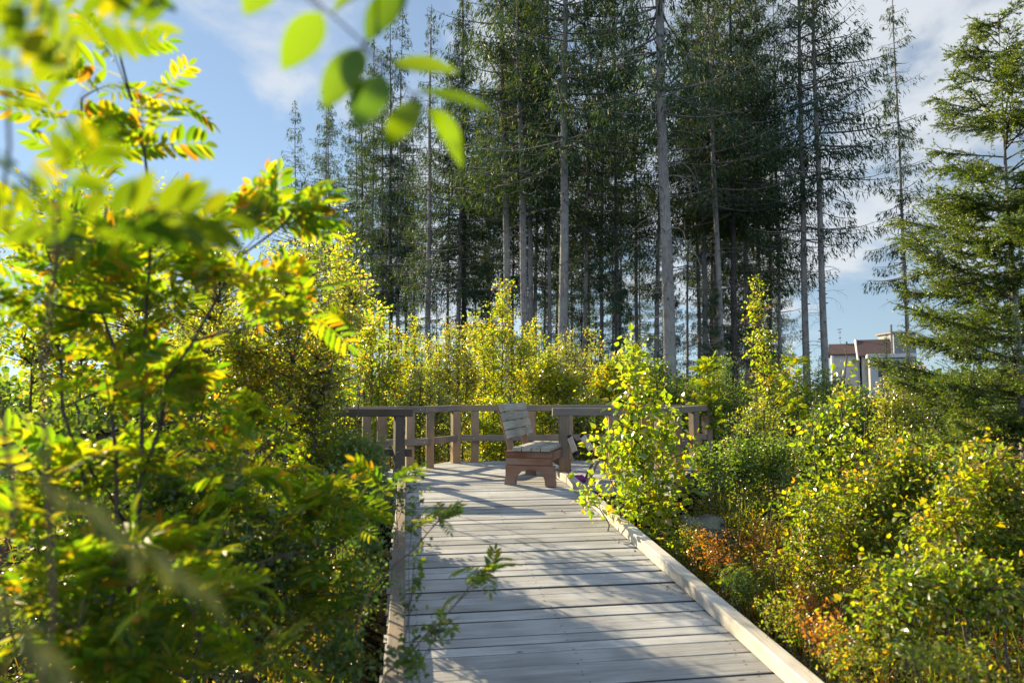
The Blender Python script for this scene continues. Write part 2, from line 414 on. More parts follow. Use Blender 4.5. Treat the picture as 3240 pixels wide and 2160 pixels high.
M['stem'] = bark_mat('shrub_stem_bark', (.07, .055, .045), (.17, .14, .11), 6.0)
M['stem_red'] = bark_mat('reddish_twig_bark', (.12, .07, .05), (.30, .20, .14), 8.0)
Y_ = lambda a, b, c: (a, b, c)
M['rowan'] = leaf_mat('rowan_leaf', [(0, (.035, .085, .012)), (.5, (.075, .125, .012)), (.9, (.14, .15, .012)), (1, (.24, .11, .012))],
                      [(0, (.16, .36, .006)), (.5, (.34, .50, .006)), (.9, (.62, .56, .006)), (1, (.64, .30, .01))], .63, .03, .4, .6)
M['willow'] = leaf_mat('willow_leaf', [(0, (.04, .07, .03)), (.5, (.07, .10, .03)), (.88, (.13, .135, .02)), (1, (.28, .13, .012))],
                       [(0, (.30, .48, .01)), (.5, (.56, .66, .008)), (.88, (.82, .72, .008)), (1, (.88, .44, .01))], .62, .11, .3, .6)
M['birch'] = leaf_mat('birch_leaf', [(0, (.06, .11, .012)), (.5, (.10, .145, .012)), (.9, (.20, .17, .012)), (1, (.32, .15, .01))],
                      [(0, (.26, .46, .006)), (.5, (.50, .64, .005)), (.9, (.82, .68, .005)), (1, (.88, .42, .008))], .66, .06, .3, .6)
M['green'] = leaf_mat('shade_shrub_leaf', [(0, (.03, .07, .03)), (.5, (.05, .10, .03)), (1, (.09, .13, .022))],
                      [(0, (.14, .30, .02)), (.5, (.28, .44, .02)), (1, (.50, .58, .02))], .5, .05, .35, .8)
M['bilberry'] = leaf_mat('bilberry_leaf', [(0, (.035, .065, .012)), (.5, (.075, .095, .012)), (.72, (.16, .13, .012)), (.92, (.30, .11, .012)), (1, (.28, .05, .015))],
                         [(0, (.24, .40, .008)), (.5, (.46, .54, .008)), (.72, (.70, .56, .008)), (.92, (.75, .36, .012)), (1, (.66, .2, .015))], .55, .06, .32, 1.1)
M['oval'] = leaf_mat('broad_oval_leaf', [(0, (.05, .12, .008)), (1, (.09, .16, .008))], [(0, (.16, .32, .003)), (1, (.30, .44, .003))], .62, .025, .4, .5)
M['spruce'] = leaf_mat('spruce_needles', [(0, (.014, .042, .026)), (.6, (.024, .060, .030)), (1, (.045, .08, .026))],
                       [(0, (.035, .085, .015)), (.6, (.08, .15, .015)), (1, (.26, .31, .015))], .27, .02, .5, 1.1)
M['young_spruce'] = leaf_mat('young_spruce_needles', [(0, (.014, .042, .010)), (.6, (.028, .066, .012)), (1, (.075, .12, .013))],
                             [(0, (.08, .18, .006)), (.6, (.20, .34, .006)), (1, (.52, .60, .008))], .42, .03, .45, .9)
M['golden'] = leaf_mat('golden_willow_leaf', [(0, (.035, .075, .014)), (.58, (.08, .12, .014)), (.9, (.17, .145, .012)), (1, (.32, .13, .012))],
                       [(0, (.20, .36, .008)), (.58, (.50, .62, .006)), (.9, (.84, .64, .005)), (1, (.90, .38, .008))], .6, .045, .38, .9)
M['fresh'] = leaf_mat('fresh_birch_leaf', [(0, (.045, .10, .010)), (.6, (.08, .14, .010)), (.92, (.16, .16, .012)), (1, (.32, .15, .01))],
                      [(0, (.32, .52, .005)), (.6, (.54, .70, .005)), (.92, (.80, .70, .005)), (1, (.86, .42, .008))], .62, .07, .3, .5)
M['near'] = leaf_mat('green_rowan_leaf', [(0, (.035, .085, .008)), (.8, (.08, .13, .01)), (1, (.16, .14, .01))], [(0, (.10, .22, .003)), (.8, (.30, .40, .004)), (1, (.55, .48, .006))], .55, .03, .4, .6)
M['pale'] = leaf_mat('pale_sheen_leaf', [(0, (.08, .11, .04)), (1, (.16, .17, .06))], [(0, (.12, .17, .03)), (1, (.22, .25, .05))], .35, .06, .5, .5)
M['soil'] = plain('dark_peat_soil', (.016, .015, .009), 1.0, 0, .5, 3.0, .6)
M['rock'] = bark_mat('grey_lichen_rock', (.05, .047, .045), (.15, .145, .14), 2.2, (.17, .18, .13))


# ------------------------------------------------------------ ground
def gz(x, y):
    """terrain height"""
    x = np.asarray(x, float); y = np.asarray(y, float)
    t = np.clip((y - 1.0) / 8.0, 0, 1)
    base = -1.15 + .55 * t
    bump = .07 * np.sin(x * 1.3 + y * .7) * np.cos(y * 1.1 - x * .4) + .03 * np.sin(3.1 * x) * np.sin(2.7 * y)
    far = np.clip((y - 60) / 70, 0, 1) * .8
    return base + bump + far


def make_ground():
    xs = np.concatenate([np.linspace(-2500, -40, 14), np.linspace(-34, 34, 90), np.linspace(40, 2500, 14)])
    ys = np.concatenate([np.linspace(-300, -8, 6), np.linspace(-6, 60, 100), np.linspace(66, 150, 8), np.linspace(200, 3000, 12)])
    X, Yg = np.meshgrid(xs, ys, indexing='xy'); Z = gz(X, Yg)
    v = np.stack([X, Yg, Z], 2).reshape(-1, 3); nx = len(xs)
    i = (np.arange(len(ys) - 1)[:, None] * nx + np.arange(nx - 1)[None, :]).ravel()
    q = np.stack([i, i + 1, i + nx + 1, i + nx], 1)
    b = MB(); b.add(v, q, np.full(len(q), 4), 0, True)
    tag(b.obj('ground', M['soil']), kind='structure')


make_ground()

# ------------------------------------------------------------ boardwalk
AX = R(8.7); RW = 1.97; S0 = 8.4; SL = .0785
av = np.array([-math.sin(AX), math.cos(AX), 0]); rv = np.array([math.cos(AX), math.sin(AX), 0])


def ramp_z(s): return SL * np.minimum(np.asarray(s, float) - S0, 0)


def frame(o, u, w):
    """4x4 with local x = u, local z close to w, origin o"""
    u = Vector(u).normalized(); w = Vector(w); v = w.cross(u).normalized(); w = u.cross(v)
    m = Matrix.Identity(4)
    for i in range(3): m[i][0] = u[i]; m[i][1] = v[i]; m[i][2] = w[i]; m[i][3] = o[i]
    return m


def beam(name, p0, p1, w, h, mat, parent, up=(0, 0, 1), bev=.006, sub=0, rng=None, mats=None):
    """a timber with its own grain axis, centred on p0-p1; h along up"""
    p0 = Vector(p0); p1 = Vector(p1); ln = (p1 - p0).length
    b = MB()
    b.box((0, -w / 2, -h / 2), (ln, w / 2, h / 2), 0, None, bev)
    o = b.obj(name, mats or mat, None)
    o.matrix_world = frame(p0, p1 - p0, up)
    if parent is not None:
        o.parent = parent; o.matrix_parent_inverse = parent_world(parent).inverted()
    return o


def parent_world(p):
    m = Matrix.LocRotScale(p.location, p.rotation_euler, p.scale)
    if p.parent is not None: m = parent_world(p.parent) @ p.matrix_parent_inverse @ m
    return m


def boardwalk():
    rng = np.random.default_rng(5)
    root = empty('boardwalk', (0, 3, 0), label='pale weathered plank boardwalk ramp leading up to the railed platform', cat='boardwalk')
    inv = parent_world(root).inverted()
    b = MB(); nb = MB(); s = 1.2; k = 0
    while s < 8.93:
        w = rng.choice([.098, .112, .126, .145], p=[.2, .3, .3, .2]) + rng.uniform(-.004, .004); gap = rng.choice([.005, .008, .011, .015, .021], p=[.2, .25, .25, .18, .12])
        zc = float(ramp_z(s + w / 2)) + rng.uniform(-.0045, .0045); sl = SL if s < S0 - .1 else 0
        a3 = np.array([av[0], av[1], sl]); a3 /= np.linalg.norm(a3)
        tw = rng.normal(0, .003)
        u = rv + a3 * tw
        o = av * (s + w / 2); o = np.array([o[0], o[1], zc]) + rv * rng.uniform(-.13, -.105)
        fr = frame(o, u, np.cross(rv, a3))
        ln = RW + .235 + rng.uniform(-.012, .012)
        b.box((0, -w / 2, -.045), (ln, w / 2, 0), 0, fr, .003)
        b.m[-1][[0, 1, 4, 8]] = 1          # edges coloured dark so the gaps read as deep shade
        A = np.array(fr)
        for jx in (.19, 1.08, 2.0):       # pairs of nail heads over each joist
            for jy in (-.045, .042):
                c = np.array([jx + rng.uniform(-.02, .02), jy + rng.uniform(-.008, .008), .0008]); rr = .0058
                vv = np.array([[c[0] + rr * math.cos(t), c[1] + rr * math.sin(t), c[2]] for t in np.arange(7) * 2 * PI / 7])
                nb.faces(vv @ A[:3, :3].T + A[:3, 3], [tuple(range(7))])
        s += w + gap; k += 1
    # the boards' grain runs along rv: turn the object so that its local x is rv
    for bb, nm, mt in ((b, 'deck_boards', [M['deck'], M['board_edge']]), (nb, 'nail_heads', M['nail'])):
        rot = Matrix.Rotation(AX, 4, 'Z'); ri = np.array(rot.inverted())
        bb.v = [v @ ri[:3, :3].T for v in bb.v]
        o = bb.obj(nm, mt); o.matrix_world = rot
        if nm == 'nail_heads': o['kind'] = 'stuff'
        o.parent = root; o.matrix_parent_inverse = inv
    def P(s, r, dz): q = av * s + rv * r; return (q[0], q[1], float(ramp_z(s)) + dz)
    # kerb beams: right side in three lengths, left side in two
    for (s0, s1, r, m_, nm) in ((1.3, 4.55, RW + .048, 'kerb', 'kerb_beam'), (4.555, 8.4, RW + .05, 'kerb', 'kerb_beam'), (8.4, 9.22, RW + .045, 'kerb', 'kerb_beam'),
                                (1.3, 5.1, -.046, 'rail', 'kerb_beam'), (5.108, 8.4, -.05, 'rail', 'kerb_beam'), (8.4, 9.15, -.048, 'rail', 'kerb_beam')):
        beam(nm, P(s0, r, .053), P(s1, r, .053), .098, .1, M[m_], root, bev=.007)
    for r in (.08, 1.0, 1.9):             # joists under the boards
        beam('joist', P(1.2, r, -.115), P(8.4, r, -.115), .06, .16, M['dark_wood'], root)
    for s in (2.2, 4.2, 6.2, 8.0):
        for r in (.08, 1.9):
            p = P(s, r, -.2); g = float(gz(p[0], p[1])) - .15
            if g < p[2] - .05: beam('support_post', (p[0], p[1], g), p, .1, .1, M['dark_wood'], root, up=(1, 0, 0))


boardwalk()

# ------------------------------------------------------------ platform
PLAT = [(-2.75, 8.86), (-1.47, 8.86), (-1.37, 8.90), (.665, 9.21), (.79, 9.21), (1.02, 7.62), (1.75, 7.62), (2.12, 9.0), (3.5, 11.8), (-1.0, 11.45), (-1.5, 10.55), (-2.75, 10.1)]


def clip_poly(poly, n, d0, d1):
    """polygon cut to the strip d0 <= n.p <= d1"""
    def half(P, sgn, d):
        out = []
        for i in range(len(P)):
            a, b = P[i], P[(i + 1) % len(P)]
            fa = sgn * (a[0] * n[0] + a[1] * n[1] - d); fb = sgn * (b[0] * n[0] + b[1] * n[1] - d)
            if fa >= 0: out.append(a)
            if (fa >= 0) != (fb >= 0):
                t = fa / (fa - fb); out.append((a[0] + t * (b[0] - a[0]), a[1] + t * (b[1] - a[1])))
        return out
    P = half(poly, 1, d0)
    return half(P, -1, d1) if len(P) >= 3 else []


def platform():
    rng = np.random.default_rng(8)
    root = empty('viewing_platform', (0.3, 10, 0), label='weathered timber platform deck inside the railing at the end of the boardwalk', cat='platform')
    inv = parent_world(root).inverted()
    ang = R(62); n = (math.cos(ang), -math.sin(ang))       # board edges run at an angle to the view
    n = (-math.sin(R(40)), math.cos(R(40)))
    ds = [p[0] * n[0] + p[1] * n[1] for p in PLAT]
    # split the concave outline into convex pieces
    pieces = [[(-2.75, 8.86), (-1.47, 8.86), (-1.37, 8.9), (-1.35, 10.6), (-1.5, 10.55), (-2.75, 10.1)],
              [(-1.368, 8.902), (.66, 9.21), (.79, 9.215), (.79, 11.59), (-1.0, 11.45), (-1.35, 10.82)],
              [(.792, 9.21), (1.02, 7.62), (1.75, 7.62), (2.12, 9.0), (3.5, 11.8), (.792, 11.59)]]
    b = MB()
    for pc in pieces:
        d = min(ds) + rng.uniform(0, .05)
        while d < max(ds):
            w = .14; P = clip_poly(pc, n, d, d + w)
            if len(P) >= 3:
                z = rng.uniform(-.0025, .0015); k = len(P)
                ar = sum(P[i][0] * P[(i + 1) % k][1] - P[(i + 1) % k][0] * P[i][1] for i in range(k))
                if ar < 0: P = P[::-1]
                v = [(x, y, z) for x, y in P] + [(x, y, z - .032) for x, y in P]
                b.faces(v, [tuple(range(k)), tuple(range(2 * k - 1, k - 1, -1))] + [(i, i + k, (i + 1) % k + k, (i + 1) % k) for i in range(k)])
                b.m[-1][2:] = 1  # side faces darkened in colour to paint shade into the gaps
            d += w + rng.choice([.010, .014, .020])
    rot = Matrix.Rotation(R(40), 4, 'Z'); ri = np.array(rot.inverted())
    b.v = [v @ ri[:3, :3].T for v in b.v]
    o = b.obj('deck_boards', [M['deck'], M['board_edge']]); o.matrix_world = rot; o.parent = root; o.matrix_parent_inverse = inv
    out = [PLAT[i] for i in range(len(PLAT))]
    for i in range(len(out)):
        a, c = out[i], out[(i + 1) % len(out)]
        if i in (2, 3): continue
        beam('edge_beam', (a[0], a[1], -.13), (c[0], c[1], -.13), .05, .18, M['dark_wood'], root)
    for p in ((-2.6, 9.0), (-1.55, 9.0), (1.08, 7.75), (1.65, 7.75), (2.1, 9.1), (3.3, 11.6), (1.0, 11.4), (-.9, 11.3), (-2.6, 10.0)):
        g = float(gz(*p)) - .2; beam('support_post', (p[0], p[1], g), (p[0], p[1], -.035), .12, .12, M['dark_wood'], root, up=(1, 0, 0))


platform()


def railing():
    root = empty('railing', (.3, 10.2, 0), label='grey timber railing with square posts and a mid rail around the platform', cat='railing')
    ZT = .88
    def top(a, b, m='rail', z=ZT, h=.1, w=.115):
        return beam('top_rail', (a[0], a[1], z), (b[0], b[1], z), w, h, M[m], root, bev=.008)
    def mid(a, b, m='rail', z=.40, h=.1, w=.05):
        return beam('mid_rail', (a[0], a[1], z), (b[0], b[1], z), w, h, M[m], root, bev=.006)
    def post(x, y, rz=0, w=.12, m='post', z0=-.1):
        u = (math.cos(rz), math.sin(rz), 0)
        return beam('post', (x, y, z0), (x, y, ZT - .05), w, w, M[m], root, up=u, bev=.006)
    # left side of the entrance
    L0 = (-1.275, 8.80); L1 = (-2.72, 8.80)
    top(L1, L0, 'dark_wood', ZT); mid((-2.7, 8.87), (-1.29, 8.87), 'dark_wood', .365)
    post(-1.445, 8.80, R(24), .122, 'dark_wood', -.6); post(-2.62, 8.8, 0, .12, 'dark_wood')
    # left flank and far side
    L2 = (-2.72, 10.02); L3 = (-1.33, 10.42); L4 = (-.96, 11.3)
    top((-2.72, 8.86), L2); top(L2, L3); top((-1.36, 10.40), L4)
    mid((-2.45, 8.95), (-1.66, 9.33), 'rail', .44); mid((-2.7, 9.93), (-1.27, 10.33)); mid((-1.30, 10.34), (-.90, 11.18))
    post(-2.15, 10.16, R(18)); post(-1.87, 9.86, R(18), .13); post(-1.53, 10.32, R(18)); post(-1.25, 10.5, R(10)); post(-.92, 11.22, R(25), .13)
    F0 = (-.98, 11.32); F1 = (3.36, 11.66)
    top(F0, F1); mid((-.93, 11.2), (3.25, 11.53))
    for t in (.085, .30, .445, .60, .74, .87): post(F0[0] + t * (F1[0] - F0[0]), F0[1] + t * (F1[1] - F0[1]) - .0, R(4.5), .125)
    # right flank and the right side of the entrance
    R0 = (.535, 9.10); R1 = (1.93, 9.12)
    top(R0, R1); top((1.9, 9.08), (3.34, 11.7), 'rail')
    mid((1.27, 9.205), (1.86, 9.21), 'rail', .31); mid((1.84, 9.2), (3.2, 11.6), 'rail', .35)
    post(.69, 9.115, R(-8), .135); post(1.34, 9.12, 0, .12); post(2.0, 9.28, R(30), .12); post(2.36, 9.9, R(30), .13); post(2.86, 10.8, R(30)); post(3.3, 11.62, R(30), .13)
    # bolt heads
    def bolt(x, y, z, rz):
        b = MB()
        c = np.array([x, y, z]); u = np.array([math.cos(rz), math.sin(rz), 0]); nrm = np.array([math.sin(rz), -math.cos(rz), 0]); r = .009
        ring = [c + r * (u * math.cos(t) + np.array([0, 0, 1]) * math.sin(t)) for t in np.arange(8) * PI / 4]
        v = ring + [p + nrm * .006 for p in ring]
        b.faces(v, [tuple(range(8, 16)), tuple(range(7, -1, -1))] + [(i, (i + 1) % 8, (i + 1) % 8 + 8, i + 8) for i in range(8)])
        b.obj('bolt_head', M['steel'], root).matrix_parent_inverse = parent_world(root).inverted()
    bolt(-1.31, 10.275, .4, R(16)); bolt(-.62, 11.195, .4, R(4.5)); bolt(-1.38, 10.34, .88, R(16))


railing()


# ------------------------------------------------------------ bench
def bench():
    o = Vector((-.085, 8.56, -.004)); u = Vector((.27, .963, 0)).normalized(); v = Vector((u.y, -u.x, 0))
    root = empty('bench', o, math.atan2(v.y, v.x), label='heavy brown and grey timber bench with slatted backrest and arched end panels', cat='bench')
    # local x = depth (towards the seat front), local y = long axis, z up
    LN = 1.12; D = .62
    def bx(name, lo, hi, mat, rot=None, bev=.006, axis='y'):
        """timber with its grain along axis"""
        lo = Vector(lo); hi = Vector(hi); b = MB(); sz = hi - lo
        perm = {'x': (0, 1, 2), 'y': (1, 2, 0), 'z': (2, 0, 1)}[axis]
        dims = [sz[i] for i in perm]
        b.box((0, 0, 0), dims, 0, None, bev)
        ob = b.obj(name, M[mat]); m = Matrix.Identity(4)
        for c in range(3):
            for r_ in range(3): m[r_][c] = 1.0 if perm[c] == r_ else 0.0
        for r_ in range(3): m[r_][3] = lo[r_]
        ob.matrix_local = (rot @ m) if rot is not None else m
        ob.parent = root
        return ob
    def end_panel(y0):
        T = .09; b = MB(); H = .245
        # outline with an arch, as a strip of quads
        n = 14; xs0 = .125; xs1 = D - .115
        top = []; bot = []
        pts = [(0, 0), (0, H), (D, H), (D, 0), (xs1, 0)]
        arch = [((xs0 + xs1) / 2 + (xs1 - xs0) / 2 * math.cos(t), .02 + .175 * math.sin(t) ** .8) for t in np.linspace(0, PI, n)]
        prof = [(-.012, 0), (-.006, .075), (.004, .08), (.004, H), (D - .004, H), (D - .004, .08), (D + .006, .075), (D + .012, 0), (xs1, 0)] + arch + [(xs0, 0)]
        k = len(prof)
        vv = [(x, y0, z) for x, z in prof] + [(x, y0 + T, z) for x, z in prof]
        # front and back faces built as quads between arch and outline
        fr = []
        def fan(off, flip):
            A = off + 9; fs = []
            lst = [(off + 0, off + k - 1, A + n - 1), ]
            # legs and spandrels
            left = [off + 0, off + 1, off + 2, off + 3]; right = [off + 7, off + 6, off + 5, off + 4]
            fs.append((right[0], off + 8, A, right[1])); fs.append((right[1], A, A + 1, right[2])); fs.append((right[2], A + 1, A + 2, right[3]))
            for i in range(2, n - 3): 
                fs.append((A + i, A + i + 1, right[3]) if i < n // 2 else (A + i, A + i + 1, left[3]))
            fs.append((A + n // 2, left[3], right[3]))
            fs.append((left[3], A + n - 3, A + n - 2, left[2])[::1]); fs.append((left[2], A + n - 2, A + n - 1, left[1])); fs.append((left[1], A + n - 1, off + k - 1, left[0]))
            return fs
        fs = fan(0, False) + fan(k, True) + [(i, (i + 1) % k, (i + 1) % k + k, i + k) for i in range(k)]
        b.faces(vv, fs)
        b.obj('end_panel', M['bench_brown'], root)
    for y0 in (0, LN - .09): end_panel(y0)
    for z0, z1, dx in ((.248, .333, .006), (.336, .418, .0)):
        for y0 in (.004, LN - .094): bx('end_beam', (dx, y0, z0), (D - .03 - dx, y0 + .085, z1), 'bench_brown', axis='x')
    bx('front_apron', (D - .075, .09, .30), (D - .035, LN - .09, .40), 'bench_brown')
    for i in range(4):
        x0 = .105 + i * .120
        bx('seat_board', (x0, -.035, .421), (x0 + .108, LN + .03, .468), 'bench_grey')
    tilt = Matrix.Translation((.075, 0, .40)) @ Matrix.Rotation(R(-15), 4, 'Y')
    for y0 in (.14, LN - .23): bx('back_post', (-.075, y0, -.08), (-.005, y0 + .09, .60), 'bench_brown', tilt, axis='z')
    for i in range(4):
        z0 = .175 + i * .112
        bx('back_slat', (-.002, -.03, z0), (.046, LN + .03, z0 + .097), 'bench_grey', tilt)


bench()


# ------------------------------------------------------------ folding chair, bag, stone, fallen leaves
def folding_chair():
    root = empty('folding_chair', (.98, 8.88, 0), label='folded chair of pale slats and dark legs leaning on the railing behind the birch', cat='chair')
    inv = parent_world(root).inverted()
    def slat(px0, py0, px1, py1, Y0, Y1, w):
        a = pt(px0, py0, Y0); b_ = pt(px1, py1, Y1)
        s = beam('slat', a, b_, w, .022, M['pale_slat'], root, up=(-.75, -.35, .55), bev=.004)
        d = (b_ - a) / np.linalg.norm(b_ - a)
        beam('slat_end', b_ + d * .001, b_ + d * .055, w * .98, .05, M['black_metal'], root, up=(-.75, -.35, .55), bev=.006)
        beam('slat_cap', a - d * .03, a - d * .001, w * .7, .03, M['black_metal'], root, up=(-.75, -.35, .55), bev=.006)
    slat(1803, 1384, 1820, 1430, 8.98, 8.9, .085)
    slat(1844, 1381, 1872, 1424, 9.0, 8.92, .085)
    for (a, b_) in (((1806, 1379, 9.0), (1846, 1424, 9.04)), ((1848, 1373, 9.02), (1884, 1430, 9.05))):
        beam('frame_bar', pt(*a), pt(*b_), .03, .03, M['black_metal'], root, bev=.004)
    for (a, b_) in (((1887, 1440, 8.86), (1849, 1507, 8.90)), ((1899, 1446, 8.82), (1863, 1513, 8.86))):
        q = pt(*b_); q[2] = .004
        beam('leg', pt(*a), q, .035, .03, M['bench_brown'], root, bev=.004)
    beam('hinge', pt(1882, 1442, 8.86), pt(1898, 1440, 8.86), .05, .05, M['black_metal'], root, bev=.012)


folding_chair()


def bag():
    b = MB(); n = 18; mm = 9
    rng = np.random.default_rng(3)
    v = []
    for i in range(mm):
        t = i / (mm - 1) * PI
        for j in range(n):
            a = j / n * 2 * PI
            sx = abs(math.cos(a)) ** .7 * (1 if math.cos(a) > 0 else -1); sy = abs(math.sin(a)) ** .7 * (1 if math.sin(a) > 0 else -1)
            r = math.sin(t) ** .6
            v.append((.085 * sx * r, .06 * sy * r, .045 - .045 * math.cos(t) * (1 + .18 * math.sin(3 * a)) + .01 * math.sin(5 * a) * r))
    f = [(i * n + j, i * n + (j + 1) % n, (i + 1) * n + (j + 1) % n, (i + 1) * n + j) for i in range(mm - 1) for j in range(n)]
    b.faces(v, f, 0, True)
    o = b.obj('bag', plain('purple_cloth', (.19, .02, .16), .85, 0, .25, 30, .3), None, (.85, 8.72, 0))
    o.rotation_euler = (0, 0, R(20))
    tag(o, 'small purple cloth bag lying on the deck behind the railing post', 'bag')


bag()


def rock(name, px, py, Y, sx, sy, sz, seed, label):
    rng = np.random.default_rng(seed); b = MB(); n = 44; mm = 24; v = []
    ph = rng.uniform(0, 6, 6)
    for i in range(mm):
        t = i / (mm - 1) * PI
        for j in range(n):
            a = j / n * 2 * PI
            d = np.array([math.sin(t) * math.cos(a), math.sin(t) * math.sin(a), math.cos(t)])
            d = np.sign(d) * np.abs(d) ** .6
            k = 1 + .12 * math.sin(3 * d[0] * 2 + ph[0]) + .10 * math.sin(4 * d[1] + ph[1]) + .08 * math.sin(7 * d[2] + 3 * d[0] + ph[2])
            k += .035 * math.sin(17 * d[0] + 9 * d[2] + ph[3]) + .03 * math.sin(23 * d[1] - 13 * d[0] + ph[4]) + rng.normal(0, .012)
            v.append(d * (sx, sy, sz) * k)
    f = [(i * n + j, i * n + (j + 1) % n, (i + 1) * n + (j + 1) % n, (i + 1) * n + j)[::-1] for i in range(mm - 1) for j in range(n)]
    b.faces(v, f, 0, True)
    p = pt(px, py, Y)
    o = b.obj(name, M['rock'], None, p)
    tag(o, label, 'rock')


rock('rock', 2225, 1665, 6.3, .19, .2, .085, 4, 'grey lichen covered boulder low among the bilberries right of the kerb')

LEAFBITS = []
for k, (s, r, sz, lab) in enumerate(((5.6, 1.64, .05, 'dry brown birch leaf lying on the boards nearest the right kerb'), (7.05, 1.62, .04, 'small orange fallen leaf farthest up the boardwalk'),
                                     (6.95, 1.88, .035, 'tiny curled orange leaf lying against the foot of the right kerb'))):
    rng = np.random.default_rng(40 + k)
    b = MB(); d = np.array([[math.cos(k * 2.1), math.sin(k * 2.1), .1]])
    q = av * s + rv * r; z = float(ramp_z(s))
    b.leaves(OVAL2, np.array([[0, 0, .006]]), d, np.array([[.2, .1, 1.]]), sz, sz * .7)
    o = b.obj('fallen_leaf', plain('dry_leaf', (.36, .13, .05), .7, 0, .3, 40), None, (q[0], q[1], z + .004))
    tag(o, lab, 'leaf')


for k in range(7):
    rng = np.random.default_rng(60 + k)
    b = MB(); b.leaves(OVAL2, np.array([[0, 0, .004]]), rng.normal(0, 1, (1, 3)) * (1, 1, .1), np.array([[rng.normal(0, .2), rng.normal(0, .2), 1.]]), .026 + .012 * rng.random(), .02)
    s_ = rng.uniform(4.2, 7.6); q = av * s_ + rv * (RW - rng.uniform(.02, .10))
    o = b.obj('fallen_leaf', LITTER if k else plain('leaf_litter', (.20, .12, .05), .8, 0, .3, 40), None, (q[0], q[1], float(ramp_z(s_)) + .005))
    LITTER = o.data.materials[0]
    tag(o, 'crumb of dry leaf litter caught along the foot of the right kerb', 'leaf', 'leaf litter along the right kerb')


# ------------------------------------------------------------ shrubs
def bez(a, c, b, K):
    t = np.linspace(0, 1, K)[None, :, None]
    return (1 - t) ** 2 * a[:, None] + 2 * t * (1 - t) * c[:, None] + t ** 2 * b[:, None]


def resample(P, n):
    P = np.asarray(P, float); d = np.concatenate([[0], np.cumsum(np.linalg.norm(np.diff(P, axis=0), axis=1))])
    t = np.linspace(0, d[-1], n)
    # Catmull-like smoothing through linear interpolation of a smoothed path
    Q = np.stack([np.interp(t, d, P[:, i]) for i in range(3)], 1)
    for _ in range(2): Q[1:-1] = .25 * Q[:-2] + .5 * Q[1:-1] + .25 * Q[2:]
    return Q


DENS = {'rowan': 1.35, ('shrubs of the thicket left of the boardwalk', 'simple'): 2.8, ('shrubs of the thicket left of the boardwalk', 'birch'): 2.4, ('shrubs growing behind the platform', 'simple'): 1.5,
        ('shrubs growing behind the platform', 'birch'): 1.4, ('saplings filling the belt behind the platform', 'birch'): 1.1, ('saplings filling the belt behind the platform', 'simple'): 1.2, ('shrubs of the thicket right of the boardwalk', 'simple'): 3.2, 'birch': 1.5}


